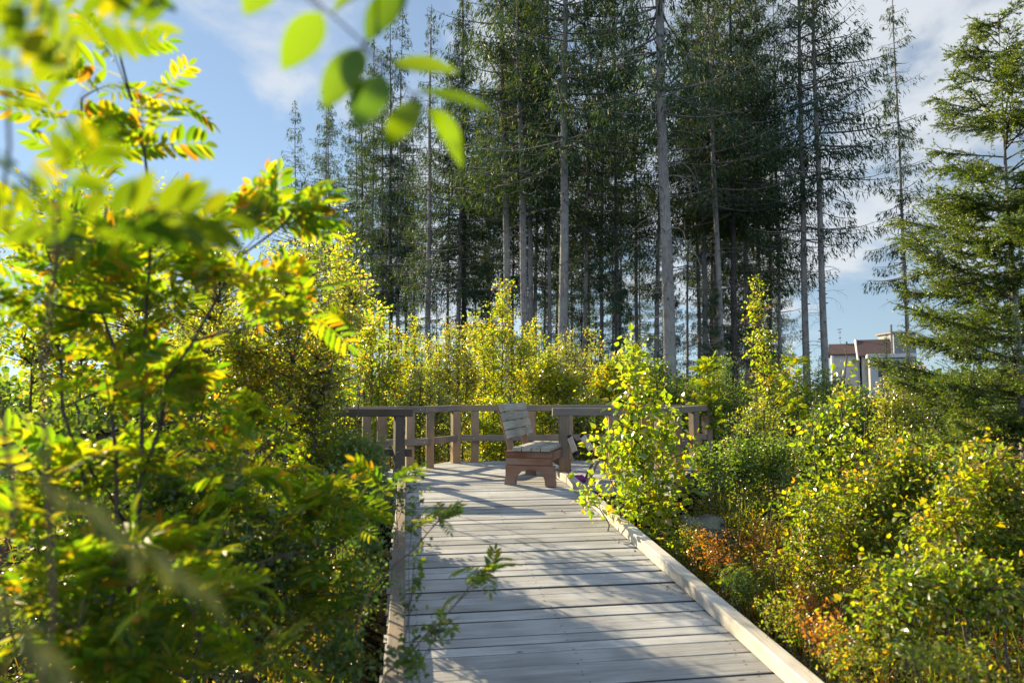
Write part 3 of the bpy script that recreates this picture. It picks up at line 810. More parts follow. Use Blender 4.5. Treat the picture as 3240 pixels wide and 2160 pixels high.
def shrub(name, stems, blobs, label, cat, leaf='simple', size=.04, wr=.6, mat='willow', stem_r=.012, per=14, group=None, seed=1, twig_len=.3, stem_mat='stem', droop=.2, rosette=4, extra_twigs=True):
    """stems: world polylines from the ground up. blobs: (centre, radius3, n) clouds of twig ends in world space.
    Twigs grow from the stems to the twig ends; leaves sit along the outer twig, or in rosettes for rowan."""
    rng = np.random.default_rng(seed)
    base = np.array(stems[0][0], float)
    root = empty(name, base, label=label, cat=cat, group=group)
    SM = MB(); FM = MB()
    nodes_ = []; rad = []
    for P in stems:
        Q = resample(np.array(P, float) - base, 22)
        wob = rng.normal(0, .012, Q.shape); wob[0] = 0; Q = Q + wob * np.linspace(0, 1, 22)[:, None]
        r = stem_r * np.linspace(1, .28, 22)
        SM.tubes(Q, r, 6); nodes_.append(Q[3:]); rad.append(r[3:])
    NQ = np.concatenate(nodes_); NR = np.concatenate(rad)
    E = []
    for c, r3, n in blobs:
        n = max(1, int(n * DENS.get((group, leaf), DENS.get(leaf, 1) if n > 3 else 1)))
        d = unit(rng.normal(size=(n, 3))) * (rng.uniform(0, 1, (n, 1)) ** .5) * rng.choice([.85, 1.0, 1.25], (n, 1), p=[.5, .35, .15])
        if n > 20:                                     # a few shoots stand up out of the mass
            up = rng.uniform(0, 1, n) < .10
            d[up, 2] = np.abs(d[up, 2]) + rng.uniform(.2, .75, up.sum())
        E.append(np.array(c, float) - base + d * np.asarray(r3, float))
    E = np.concatenate(E)
    # start: nearest stem node that lies lower than the twig end
    dist = np.linalg.norm(E[:, None] - NQ[None], axis=2) + np.maximum(0, NQ[None, :, 2] - E[:, None, 2] + .05) * 2.5
    k = dist.argmin(1); A = NQ[k]
    mid_ = A * .45 + E * .55; mid_[:, 2] += .12 * np.linalg.norm(E - A, axis=1) * rng.uniform(-.2, 1, len(E))
    T = bez(A, mid_, E, 6)
    rt = np.linspace(1, .3, 6)[None] * np.minimum(NR[k] * .75, stem_r * .45)[:, None]
    rt = np.maximum(rt, .0009)
    SM.tubes(T, rt, 4)
    tipd = unit(T[:, -1] - T[:, -3])
    if leaf == 'rowan':
        nl = rosette; n = len(E) * nl
        B = np.repeat(E, nl, 0); td = np.repeat(tipd, nl, 0)
        az = rng.uniform(0, 2 * PI, n); el = rng.uniform(-.25, .75, n)
        D = np.stack([np.cos(az) * np.cos(el), np.sin(az) * np.cos(el), np.sin(el)], 1) + td * .35
        back = rng.uniform(0, .10, n)[:, None] * size * 5; B = B - td * back
        Nn = np.stack([rng.normal(-.42, .38, n), rng.normal(.42, .38, n), np.full(n, .85)], 1)      # leaves turn to the light
        L = size * rng.uniform(.72, 1.15, n)
        which = rng.integers(0, len(ROWAN), n)
        for w in range(len(ROWAN)):
            s_ = which == w
            FM.leaves(ROWAN[w], B[s_], D[s_], Nn[s_], L[s_], L[s_])
    else:
        # leaves along the last part of every twig
        nl = per; n = len(E) * nl
        t = rng.uniform(0, 1, (len(E), nl)) ** .8
        dirr = unit(E - mid_ + rng.normal(0, .05, E.shape))
        ln = np.minimum(np.linalg.norm(E - A, axis=1), twig_len)
        B = E[:, None] - dirr[:, None] * ((1 - t) * ln[:, None])[:, :, None]
        # follow the twig curve a little and scatter to side twigs
        side = rng.normal(0, 1, (len(E), nl, 3)) * size * (.9 if extra_twigs else .3)
        B = (B + side).reshape(-1, 3)
        D = unit(side.reshape(-1, 3)) * .8 + np.repeat(dirr, nl, 0) * .6 + np.array([0, 0, -droop]) + rng.normal(0, .3, (n, 3))
        Nn = rng.normal(0, .55, (n, 3)) + np.array([-.32, .34, .7])
        L = size * rng.uniform(.4, 1.3, n)
        FM.leaves(BIRCH if leaf == 'birch' else LEAF, B, D, Nn, L, L * wr * rng.uniform(.8, 1.15, n))
    SM.obj('stems', M[stem_mat], root); FM.obj('foliage', M[mat], root)
    return root


def copy_tree(o, parent=None):
    c = o.copy(); COL.objects.link(c); c.parent = parent
    for ch in list(o.children):
        if ch is not c: copy_tree(ch, c)
    return c


def pxblob(px, py, Y, rx, ry, rd, n):
    """a cloud centred on what is seen at (px, py) at distance Y; rx, ry in photo pixels, rd in metres"""
    return (pt(px, py, Y), (rx * Y / F, rd, ry * Y / F), n)


def gpt(px, Y):
    x = pt(px, 1244, Y)[0]; return (x, Y, float(gz(x, Y)) - .03)


# ---- rowans at the left, from the lens outwards
def stem_px(base_px, base_Y, *pts): return [gpt(base_px, base_Y)] + [tuple(pt(*p)) for p in pts]


shrub('rowan_shrub', [stem_px(120, .75, (160, 1500, .72), (150, 800, .70), (180, 420, .66)), stem_px(60, .8, (20, 1400, .75), (-60, 700, .72), (60, 60, .7))],
      [pxblob(250, 300, .70, 160, 80, .05, 1), pxblob(180, 540, .66, 120, 110, .05, 2), pxblob(480, 720, .75, 110, 90, .04, 1), pxblob(230, 0, .7, 100, 40, .04, 1)],
      'nearest rowan sapling with large blurred leaves against the sky at top left', 'rowan', 'rowan', .15, mat='near', stem_r=.006, seed=11, rosette=2, stem_mat='stem_red')
shrub('rowan_shrub', [stem_px(460, 2.1, (420, 1700, 2.05), (450, 1200, 2.0), (475, 800, 1.95), (420, 400, 1.9), (400, 160, 1.85)),
                      stem_px(470, 2.1, (440, 1500, 2.05), (560, 1120, 2.0), (700, 860, 1.98), (980, 600, 1.95)),
                      stem_px(420, 2.15, (300, 1500, 2.1), (120, 1000, 2.05), (240, 600, 2.0)), stem_px(400, 2.1, (380, 1300, 2.0), (330, 820, 1.9), (240, 330, 1.85))],
      [pxblob(395, 230, 1.9, 150, 80, .15, 3), pxblob(260, 440, 1.9, 260, 150, .22, 4), pxblob(900, 680, 1.95, 140, 100, .12, 4),
       pxblob(600, 830, 1.95, 280, 180, .25, 8), pxblob(250, 900, 2.0, 300, 260, .3, 14), pxblob(480, 1230, 2.0, 400, 220, .3, 13), pxblob(900, 1010, 2.0, 130, 120, .1, 2)],
      'tall rowan shrub with yellow green leaves filling the left edge from ground to sky', 'rowan', 'rowan', .165, mat='rowan', stem_r=.011, seed=12, rosette=4)
shrub('rowan_shrub', [stem_px(500, 2.9, (600, 1800, 2.95), (800, 1500, 2.9), (940, 1290, 2.9)), stem_px(420, 2.4, (430, 1700, 2.9), (300, 1500, 2.1)),
                      stem_px(600, 3.0, (900, 1850, 3.0), (1100, 1700, 3.0), (1230, 1560, 3.0))],
      [pxblob(850, 1320, 2.9, 160, 90, .12, 5), pxblob(1000, 1620, 2.95, 170, 120, .16, 7), pxblob(760, 1560, 2.85, 330, 200, .3, 11), pxblob(350, 1500, 2.1, 380, 230, .3, 11),
       pxblob(450, 1880, 2.0, 460, 220, .3, 12), pxblob(1000, 1880, 2.8, 200, 150, .15, 6), pxblob(1180, 1560, 3.0, 60, 50, .05, 2)],
      'low rowan shrub leaning over the left kerb with toothed leaf sprays', 'rowan', 'rowan', .18, mat='rowan', stem_r=.012, seed=13, rosette=4)
shrub('rowan_shrub', [stem_px(250, 1.7, (260, 2050, 1.65), (230, 1750, 1.6)), stem_px(520, 1.75, (600, 2050, 1.7), (680, 1800, 1.7)), stem_px(60, 1.7, (40, 2000, 1.65), (-20, 1650, 1.6))],
      [pxblob(250, 1780, 1.65, 300, 160, .15, 6), pxblob(640, 1850, 1.7, 220, 150, .15, 5), pxblob(420, 2080, 1.65, 430, 130, .2, 9), pxblob(60, 1640, 1.6, 150, 120, .1, 2), pxblob(900, 2080, 1.85, 140, 90, .1, 3)],
      'low rowan shrub filling the bottom left corner in soft focus', 'rowan', 'rowan', .15, mat='rowan', stem_r=.007, seed=16, rosette=4)
shrub('willow_shrub', [stem_px(100, 2.8, (120, 1700, 2.75), (160, 1400, 2.7)), stem_px(500, 2.9, (520, 1800, 2.85), (560, 1450, 2.8)), stem_px(850, 2.9, (830, 1900, 2.85), (880, 1650, 2.8)), stem_px(300, 2.8, (330, 1900, 2.8), (350, 1700, 2.7))],
      [pxblob(150, 1500, 2.7, 260, 200, .3, 40), pxblob(540, 1550, 2.8, 260, 200, .3, 40), pxblob(820, 1780, 2.8, 220, 160, .3, 36), pxblob(330, 1850, 2.75, 380, 180, .3, 46), pxblob(560, 2060, 2.7, 420, 130, .3, 40)],
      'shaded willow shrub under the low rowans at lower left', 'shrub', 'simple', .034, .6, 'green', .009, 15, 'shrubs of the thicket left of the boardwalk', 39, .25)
shrub('rowan_shrub', [stem_px(1010, 2.3, (1180, 2170, 2.5), (1290, 2060, 2.55), (1420, 1960, 2.6), (1490, 1880, 2.65), (1540, 1800, 2.7)), stem_px(1000, 2.4, (1150, 1870, 2.8), (1250, 1780, 2.85), (1340, 1690, 2.9), (1405, 1640, 2.9))],
      [(pt(1545, 1785, 2.7), (.012, .012, .012), 2), (pt(1500, 1850, 2.66), (.03, .02, .02), 1), (pt(1405, 1638, 2.9), (.02, .02, .01), 2), (pt(1300, 1640, 2.95), (.02, .02, .02), 1), (pt(1420, 1990, 2.6), (.03, .02, .02), 1)],
      'bare rowan twigs with small leaf tufts reaching over the boards at bottom centre', 'rowan', 'rowan', .125, mat='rowan', stem_r=.0085, seed=14, rosette=4, stem_mat='stem_red')


def near_spray():
    base = np.array(gpt(-420, .46))
    root = empty('rowan_sapling', base, label='nearest low rowan spray of pale glossy leaflets blurred at bottom left', cat='rowan')
    SM = MB(); FM = MB()
    st = resample([base, pt(-330, 2300, .45), pt(-180, 1700, .42), pt(-40, 1400, .41)], 24) - base
    SM.tubes(st, np.linspace(.006, .002, 24), 6)
    for (a, b_, t, nn) in (((-60, 1420, .41), (560, 1860, .46), ROWAN[4], (-.1, .1, 1)), ((-160, 1750, .42), (260, 2190, .42), ROWAN[0], (-.2, .3, .9))):
        A = pt(*a) - base; B_ = pt(*b_) - base; L = np.linalg.norm(B_ - A) * 1.05
        k = st[np.linalg.norm(st - A, axis=1).argmin()]
        FM.leaves(t, A[None], (B_ - A)[None], np.array([nn]), L, L)
        SM.tubes(np.array([k, (k + A) / 2, A]), np.array([.0014, .0012, .001]), 5)
    SM.obj('stems', M['stem_red'], root); FM.obj('foliage', M['pale'], root)


near_spray()


# ---- the oval leaved branch hanging in from above
def overhead_branch():
    rng = np.random.default_rng(21)
    base = np.array([-.95, .45, float(gz(-.95, .45)) - .03])
    root = empty('overhanging_branch', base, label='branch of broad oval leaves hanging out of focus into the top of the view', cat='branch')
    SM = MB(); FM = MB()
    up = [base, (-.95, .5, .8), (-.80, .58, 1.75), tuple(pt(900, -160, .66)), tuple(pt(1110, 20, .69)), tuple(pt(1160, 170, .71)), tuple(pt(1240, 320, .74)), tuple(pt(1340, 340, .75))]
    SM.tubes(resample(up, 40) - base, np.concatenate([np.linspace(.012, .002, 26), np.linspace(.002, .0012, 14)]), 6)
    lv = [  # base px, tip px, width/length, depth, facing
        ((870, -90), (770, 40), .55, .68), ((1020, 40), (890, 215), .46, .69), ((1280, -40), (1150, 120), .56, .70), ((1140, 150), (1015, 340), .46, .70),
        ((1235, 205), (1450, 210), .42, .74), ((1210, 235), (1125, 400), .62, .70), ((1310, 290), (1565, 330), .36, .75), ((1330, 320), (1215, 455), .5, .73),
        ((1355, 345), (1475, 500), .34, .76), ((1200, -50), (1040, 5), .4, .70), ((1150, 160), (1060, 300), .5, .715)]
    n = len(lv)
    B = np.array([pt(a[0], a[1], Y) for a, b, w, Y in lv]) - base
    E = np.array([pt(b[0], b[1], Y - .01) for a, b, w, Y in lv]) - base
    L = np.linalg.norm(E - B, axis=1); W = L * np.array([w for a, b, w, Y in lv]) * 1.08
    Nn = np.array([0, -.75, .45]) + rng.normal(0, .25, (n, 3))
    FM.leaves(OVAL, B[:8], (E - B)[:8], Nn[:8], L[:8], W[:8], 0, True); FM.leaves(OVAL2, B[8:], (E - B)[8:], Nn[8:], L[8:], W[8:], 0, True)
    # leaf stalks back to the twig
    tw = resample(up, 40) - base
    for i in range(n):
        a = tw[np.linalg.norm(tw - B[i], axis=1).argmin()]
        SM.tubes(np.array([a, (a + B[i]) / 2 + (0, 0, -.003), B[i]]), np.array([.0012, .001, .0009]), 5)
    SM.obj('twig', M['stem_red'], root); FM.obj('leaves', M['oval'], root)


overhead_branch()

# ---- willow and birch thicket behind the rowans, left of the boardwalk
TH = 'shrubs of the thicket left of the boardwalk'
shrub('willow_shrub', [stem_px(620, 5.2, (640, 1300, 5.2), (700, 900, 5.1)), stem_px(700, 5.3, (820, 1200, 5.2), (980, 780, 5.2)), stem_px(560, 5.2, (480, 1200, 5.1), (400, 800, 5)), stem_px(760, 5.2, (950, 1250, 5.3), (1120, 960, 5.4))],
      [pxblob(960, 900, 5.2, 180, 170, .5, 60), pxblob(1060, 1010, 5.3, 140, 150, .4, 40), pxblob(680, 900, 5.1, 250, 200, .6, 70), pxblob(900, 1180, 5.2, 240, 160, .5, 75), pxblob(420, 1000, 5, 260, 250, .6, 60)],
      'large willow shrub with small glossy leaves behind the rowans', 'shrub', 'simple', .034, .55, 'willow', .016, 22, TH, 31, .35)
shrub('willow_shrub', [stem_px(980, 6.4, (1030, 1400, 6.4), (1050, 1150, 6.3)), stem_px(1040, 6.5, (1100, 1450, 6.4), (1110, 1380, 6.4)), stem_px(900, 6.4, (900, 1400, 6.3), (860, 1200, 6.3))],
      [pxblob(1010, 1230, 6.3, 105, 120, .35, 50), pxblob(980, 1400, 6.3, 140, 120, .4, 60), pxblob(1120, 1480, 6.5, 90, 60, .2, 22)],
      'dark leaved willow shrub hiding the left end of the railing', 'shrub', 'simple', .038, .6, 'green', .014, 20, TH, 32, .3)
shrub('willow_shrub', [stem_px(1010, 4.3, (1050, 1700, 4.3), (1120, 1520, 4.3)), stem_px(950, 4.2, (900, 1700, 4.2), (850, 1500, 4.2)), stem_px(1100, 4.6, (1150, 1700, 4.6), (1200, 1560, 4.7))],
      [pxblob(1050, 1620, 4.3, 130, 110, .3, 36), pxblob(820, 1650, 4.2, 190, 160, .4, 46), pxblob(1180, 1640, 4.8, 70, 100, .2, 16)],
      'shaded low willow shrub below the railing beside the left kerb', 'shrub', 'simple', .034, .6, 'green', .010, 18, TH, 33, .25)
shrub('willow_shrub', [stem_px(880, 5.0, (900, 1400, 5.0), (930, 1150, 5.0)), stem_px(960, 5.3, (990, 1400, 5.3), (1040, 1180, 5.3)), stem_px(800, 5.0, (780, 1400, 5.0), (760, 1180, 5.0)), stem_px(1020, 6.0, (1040, 1400, 6.0), (1020, 1200, 6.0))],
      [pxblob(910, 1080, 5.0, 210, 190, .5, 26), pxblob(970, 1230, 5.5, 110, 140, .4, 60), pxblob(800, 1220, 5.0, 170, 150, .4, 50), pxblob(1010, 1420, 5.6, 130, 110, .4, 56), pxblob(990, 1160, 6.2, 90, 110, .4, 40)],
      'tall willow shrub with yellowing leaves between the rowans and the left kerb', 'shrub', 'simple', .034, .6, 'golden', .014, 20, TH, 40, .3)
shrub('willow_shrub', [stem_px(1100, 5.2, (1120, 1650, 5.2), (1150, 1450, 5.2)), stem_px(1150, 4.6, (1170, 1700, 4.6), (1190, 1560, 4.6)), stem_px(1080, 5.8, (1100, 1550, 5.8), (1130, 1420, 5.8))],
      [pxblob(1130, 1455, 5.3, 90, 75, .4, 74), pxblob(1150, 1570, 4.8, 80, 95, .35, 64), pxblob(1200, 1500, 5.4, 50, 60, .2, 9), pxblob(1110, 1430, 5.9, 70, 50, .3, 20)],
      'dark leaved willow spilling over the kerb below the left railing post', 'shrub', 'simple', .034, .6, 'green', .009, 18, TH, 41, .25)
shrub('willow_shrub', [stem_px(1080, 3.1, (1110, 2000, 3.1), (1150, 1850, 3.1)), stem_px(1000, 2.7, (1040, 2150, 2.7), (1100, 2050, 2.7)), stem_px(1120, 3.6, (1140, 1850, 3.6), (1170, 1700, 3.6))],
      [pxblob(1120, 1880, 3.1, 90, 110, .2, 20), pxblob(1080, 2070, 2.7, 110, 80, .2, 16), pxblob(1160, 1740, 3.6, 70, 80, .2, 16)],
      'low dark willow in the gap beside the nearest left kerb', 'shrub', 'simple', .032, .6, 'green', .007, 14, TH, 42, .2)
shrub('willow_shrub', [stem_px(760, 7.6, (760, 1300, 7.6), (750, 1020, 7.6)), stem_px(840, 7.2, (860, 1350, 7.1), (890, 1180, 7.0)), stem_px(680, 7.8, (640, 1300, 7.8), (600, 1050, 7.9)), stem_px(930, 6.7, (950, 1400, 6.6), (960, 1260, 6.5))],
      [pxblob(740, 1080, 7.6, 170, 120, .5, 60), pxblob(860, 1220, 7.0, 130, 110, .45, 56), pxblob(620, 1100, 7.9, 150, 130, .5, 44), pxblob(940, 1300, 6.6, 90, 90, .4, 40), pxblob(780, 1300, 7.2, 200, 120, .5, 50)],
      'broad bushy willow added deep in the left thicket to shade the near boards', 'shrub', 'simple', .044, .62, 'willow', .016, 22, TH, 43, .35)  # extra shrub placed to block the low sun from the near boards
shrub('birch_shrub', [stem_px(250, 4.6, (260, 1300, 4.5), (230, 700, 4.4)), stem_px(150, 4.6, (100, 1200, 4.5), (60, 800, 4.4))],
      [pxblob(230, 760, 4.4, 220, 190, .4, 50), pxblob(180, 1080, 4.5, 220, 200, .5, 50), pxblob(500, 720, 4.6, 120, 120, .3, 16)],
      'yellowing birch shrub behind the rowan at the left edge', 'shrub', 'birch', .042, .75, 'birch', .014, 16, TH, 34, .3)
shrub('birch_shrub', [stem_px(1020, 8.2, (1050, 1200, 8.2), (1085, 720, 8.1)), stem_px(1120, 8.4, (1140, 1200, 8.4), (1180, 1000, 8.3))],
      [pxblob(1080, 880, 8.1, 60, 150, .3, 26), pxblob(1070, 1100, 8.2, 110, 150, .4, 46), pxblob(1170, 1060, 8.3, 70, 110, .3, 18)],
      'slim birch with yellow and orange leaves rising above the left railing', 'shrub', 'birch', .045, .8, 'birch', .012, 15, TH, 35, .3)
shrub('willow_shrub', [stem_px(300, 3.4, (350, 1800, 3.3), (420, 1500, 3.3)), stem_px(600, 3.4, (650, 1900, 3.3), (700, 1600, 3.3)), stem_px(850, 3.3, (900, 1950, 3.2), (960, 1800, 3.2))],
      [pxblob(330, 1780, 3.3, 300, 250, .5, 60), pxblob(720, 1850, 3.2, 260, 200, .4, 50), pxblob(520, 1560, 3.4, 350, 160, .4, 50), pxblob(990, 1960, 3.1, 130, 140, .2, 18)],
      'shaded willow undergrowth below the rowans with scattered orange leaves', 'shrub', 'simple', .038, .6, 'willow', .010, 15, TH, 36, .25)
shrub('birch_sapling', [stem_px(1270, 2.55, (1295, 2000, 2.55), (1310, 1780, 2.55)), stem_px(1285, 2.6, (1330, 2080, 2.6), (1440, 1930, 2.6)), stem_px(1260, 2.9, (1310, 1700, 3.0), (1330, 1560, 3.0))],
      [pxblob(1310, 1860, 2.55, 40, 120, .06, 7), pxblob(1380, 2000, 2.58, 70, 60, .05, 8), pxblob(1290, 2080, 2.5, 50, 60, .05, 8), pxblob(1320, 1640, 3.0, 40, 90, .06, 5)],
      'thin birch sapling with toothed dark leaves standing beside the left kerb', 'birch', 'birch', .032, .8, 'green', .0035, 6, None, 37, .10, extra_twigs=False)
shrub('birch_sapling', [stem_px(1225, 5.6, (1270, 1600, 5.6), (1330, 1500, 5.6)), stem_px(1230, 5.7, (1260, 1560, 5.7), (1300, 1470, 5.7))],
      [pxblob(1320, 1510, 5.6, 45, 55, .1, 9), pxblob(1270, 1560, 5.6, 35, 60, .1, 8)],
      'sparse birch sapling leaning over the upper left kerb', 'birch', 'birch', .036, .8, 'green', .004, 5, None, 38, .12, extra_twigs=False)

# ---- behind the platform
BK = 'shrubs growing behind the platform'


def back_shrub(name, px, topy, Y, hw, label, mat='birch', leaf='birch', size=.055, dens=1.0, seed=1, low=1330, group=BK, wr=.75):
    """round-topped shrub seen over the far rail; px, topy in photo pixels"""
    h = (low - topy)
    st = [stem_px(px + hw * k * .3, Y + .3 * (k % 2), (px + hw * k * .42, topy + h * .55, Y), (px + hw * k * .5, topy + h * (.06 + .16 * abs(k)), Y - .1)) for k in (0, -1, 1, .5, -.5)]
    bl = [pxblob(px, topy + h * .20, Y, hw * .36, h * .20, hw * Y / F * .5, int(26 * dens)), pxblob(px - hw * .3, topy + h * .48, Y, hw * .6, h * .28, hw * Y / F * .7, int(56 * dens)),
          pxblob(px + hw * .35, topy + h * .52, Y, hw * .6, h * .28, hw * Y / F * .7, int(56 * dens)), pxblob(px, topy + h * .84, Y, hw * .95, h * .32, hw * Y / F * .8, int(80 * dens)),
          pxblob(px, topy + h * 1.2, Y, hw * .9, h * .25, hw * Y / F * .7, int(46 * dens))]
    return shrub(name, st, bl, label, 'shrub', leaf, size, wr, mat, .02, 20, group, seed, .45)


back_shrub('birch_shrub', 1200, 985, 14.0, 120, 'yellow green birch shrub left of the bench beyond the railing', seed=51, dens=1.1)
back_shrub('willow_shrub', 1420, 1030, 14.5, 135, 'grey leaved willow shrub with white glints behind the left railing posts', 'willow', 'simple', .055, 1.2, 52, wr=.5)
back_shrub('birch_shrub', 1590, 900, 15.0, 140, 'tallest bright yellow birch shrub directly behind the bench', seed=53, dens=1.3)
back_shrub('willow_shrub', 1790, 1050, 15.5, 130, 'loose willow shrub with bare shoots right of the tallest yellow birch', 'willow', 'simple', .055, 1.1, 54, wr=.5)
back_shrub('birch_shrub', 1740, 1110, 13.6, 130, 'low leafy birch shrub just above the bench backrest', seed=55, dens=1.1)
back_shrub('birch_shrub', 1950, 1120, 14.2, 120, 'low birch shrub behind the right half of the railing', 'birch', seed=56, dens=1.1)
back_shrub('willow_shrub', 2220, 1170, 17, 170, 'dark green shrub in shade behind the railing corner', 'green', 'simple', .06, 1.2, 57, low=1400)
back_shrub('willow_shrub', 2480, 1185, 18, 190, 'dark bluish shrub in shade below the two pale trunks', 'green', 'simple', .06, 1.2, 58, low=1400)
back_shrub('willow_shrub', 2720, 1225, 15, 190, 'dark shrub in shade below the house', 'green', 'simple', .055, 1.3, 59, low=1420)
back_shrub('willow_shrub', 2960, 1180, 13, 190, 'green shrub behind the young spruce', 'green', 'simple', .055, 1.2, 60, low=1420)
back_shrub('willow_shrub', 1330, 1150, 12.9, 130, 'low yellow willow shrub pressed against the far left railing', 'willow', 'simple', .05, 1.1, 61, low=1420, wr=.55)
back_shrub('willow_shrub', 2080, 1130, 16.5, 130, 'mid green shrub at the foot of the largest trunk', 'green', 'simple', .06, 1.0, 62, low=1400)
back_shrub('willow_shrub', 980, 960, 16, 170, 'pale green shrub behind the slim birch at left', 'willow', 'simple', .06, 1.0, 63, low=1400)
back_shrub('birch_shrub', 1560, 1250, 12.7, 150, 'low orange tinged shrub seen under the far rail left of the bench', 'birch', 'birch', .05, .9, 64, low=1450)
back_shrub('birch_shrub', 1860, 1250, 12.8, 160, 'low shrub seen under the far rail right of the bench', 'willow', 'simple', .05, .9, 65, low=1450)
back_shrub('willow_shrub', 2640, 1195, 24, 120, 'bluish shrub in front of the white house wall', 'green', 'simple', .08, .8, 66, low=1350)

for k, (px, ty, Y, hw, mt, lf, lab) in enumerate((
        (1310, 1000, 15.8, 110, 'birch', 'birch', 'upright birch between the grey willow and the left yellow birch'), (1500, 985, 16.5, 110, 'willow', 'simple', 'tall willow shoots just left of the tallest yellow birch'),
        (1690, 1000, 16.8, 100, 'birch', 'birch', 'birch shoots just right of the tallest yellow birch'), (1870, 1040, 17, 110, 'willow', 'simple', 'loose willow in front of the dark gap at centre'),
        (2010, 1060, 17.5, 100, 'birch', 'birch', 'yellow birch shoots left of the thickest trunk'), (2300, 1110, 16, 120, 'green', 'simple', 'green willow between the small rowan and the slender birch'),
        (2590, 1130, 17, 110, 'green', 'simple', 'green willow right of the slender birch'), (2860, 1150, 12, 140, 'willow', 'simple', 'willow in front of the young spruce foot'),
        (2390, 1230, 9.8, 120, 'willow', 'simple', 'willow just outside the railing corner'), (2600, 1270, 8.6, 130, 'green', 'simple', 'green willow behind the upright shoots'))):
    back_shrub('birch_shrub' if lf == 'birch' else 'willow_shrub', px, ty, Y, hw, lab, mt, lf, .05 if Y > 11 else .04, 1.1, 400 + k, low=1400 if Y > 11 else 1560, group='saplings filling the belt behind the platform', wr=.75 if lf == 'birch' else .55)

# single saplings on the right
shrub('rowan_sapling', [stem_px(2245, 11.6, (2250, 1300, 11.6), (2243, 1125, 11.6))], [pxblob(2243, 1170, 11.6, 34, 55, .2, 10), pxblob(2245, 1260, 11.6, 52, 55, .25, 12), pxblob(2250, 1330, 11.6, 40, 60, .2, 6)],
      'small bright yellow rowan sapling just right of the railing corner', 'rowan', 'rowan', .19, mat='rowan', stem_r=.011, seed=71, rosette=4)
shrub('rowan_sapling', [stem_px(2530, 11.4, (2525, 1300, 11.4), (2520, 1135, 11.4)), stem_px(2530, 11.4, (2560, 1300, 11.3), (2590, 1220, 11.3))], [pxblob(2520, 1180, 11.4, 60, 60, .3, 9), pxblob(2530, 1280, 11.4, 90, 80, .4, 16)],
      'green rowan sapling below the paler of two tall trunks', 'rowan', 'rowan', .18, mat='rowan', stem_r=.011, seed=72, rosette=4)
shrub('birch_tree', [stem_px(2445, 12, (2430, 1300, 12), (2405, 1080, 12), (2388, 865, 12)), stem_px(2450, 12.1, (2480, 1300, 12), (2500, 1150, 12))],
      [pxblob(2392, 930, 12, 26, 70, .15, 12), pxblob(2400, 1070, 12, 55, 110, .35, 34), pxblob(2430, 1220, 12, 85, 120, .5, 52), pxblob(2480, 1180, 12, 60, 100, .3, 20), pxblob(2440, 1370, 12, 70, 90, .4, 26)],
      'slender young birch with yellow leaves rising right of the railing', 'birch', 'birch', .052, .8, 'birch', .016, 13, None, 73, .3)
shrub('birch_tree', [stem_px(2030, 6.7, (2035, 1500, 6.7), (2010, 1250, 6.7), (1995, 1070, 6.7)), stem_px(2060, 6.8, (2090, 1500, 6.8), (2110, 1300, 6.8)), stem_px(1990, 6.6, (1960, 1600, 6.6), (1920, 1480, 6.6)), stem_px(2000, 6.6, (1900, 1600, 6.5), (1850, 1570, 6.5))],
      [pxblob(1998, 1120, 6.7, 30, 55, .12, 9), pxblob(2010, 1260, 6.7, 75, 110, .3, 34), pxblob(2020, 1420, 6.7, 120, 100, .35, 52), pxblob(2010, 1570, 6.7, 130, 90, .35, 46), pxblob(2110, 1330, 6.8, 50, 100, .2, 14),
       pxblob(2150, 1500, 6.7, 70, 110, .3, 20), pxblob(2090, 1660, 6.6, 120, 80, .3, 26), pxblob(1880, 1560, 6.5, 60, 24, .1, 8), pxblob(1900, 1400, 6.6, 40, 80, .12, 8)],
      'leafy young birch standing in front of the right railing beside the kerb', 'birch', 'birch', .070, .82, 'fresh', .012, 8, None, 74, .25)

# ---- thicket to the right of the boardwalk
RT = 'shrubs of the thicket right of the boardwalk'
shrub('willow_shrub', [stem_px(2590, 6.4, (2580, 1500, 6.4), (2575, 1240, 6.4)), stem_px(2640, 6.4, (2660, 1400, 6.4), (2675, 1095, 6.4)), stem_px(2700, 6.5, (2730, 1500, 6.5), (2740, 1260, 6.5))],
      [pxblob(2580, 1400, 6.4, 50, 140, .25, 7), pxblob(2670, 1280, 6.4, 32, 150, .2, 6), pxblob(2700, 1430, 6.4, 100, 90, .4, 12), pxblob(2600, 1570, 6.3, 130, 80, .4, 18)],
      'willow with tall upright shoots below the house', 'shrub', 'simple', .06, .6, 'birch', .012, 8, RT, 81, .3)
shrub('willow_shrub', [stem_px(2850, 5, (2850, 1600, 5), (2880, 1420, 5)), stem_px(2950, 5, (3000, 1600, 5), (3020, 1450, 4.9)), stem_px(2780, 5, (2740, 1650, 5), (2720, 1500, 5))],
      [pxblob(2870, 1500, 5, 170, 90, .4, 52), pxblob(2740, 1620, 5, 160, 110, .4, 48), pxblob(3000, 1560, 4.9, 170, 110, .4, 52), pxblob(2860, 1700, 4.8, 200, 80, .4, 40)],
      'dense yellow green willow shrub below the young spruce', 'shrub', 'simple', .034, .6, 'golden', .012, 18, RT, 82, .3)
shrub('willow_shrub', [stem_px(3150, 4, (3150, 1650, 4), (3130, 1440, 4)), stem_px(3240, 4, (3260, 1600, 4), (3270, 1430, 4)), stem_px(3050, 4, (3020, 1700, 4), (2990, 1560, 4))],
      [pxblob(3150, 1540, 4, 170, 110, .4, 56), pxblob(3220, 1680, 3.9, 150, 120, .4, 44), pxblob(2990, 1700, 3.9, 150, 110, .35, 40), pxblob(3120, 1820, 3.8, 200, 80, .3, 30)],
      'blurred yellow willow shrub at the right edge', 'shrub', 'simple', .034, .6, 'golden', .012, 18, RT, 83, .3)
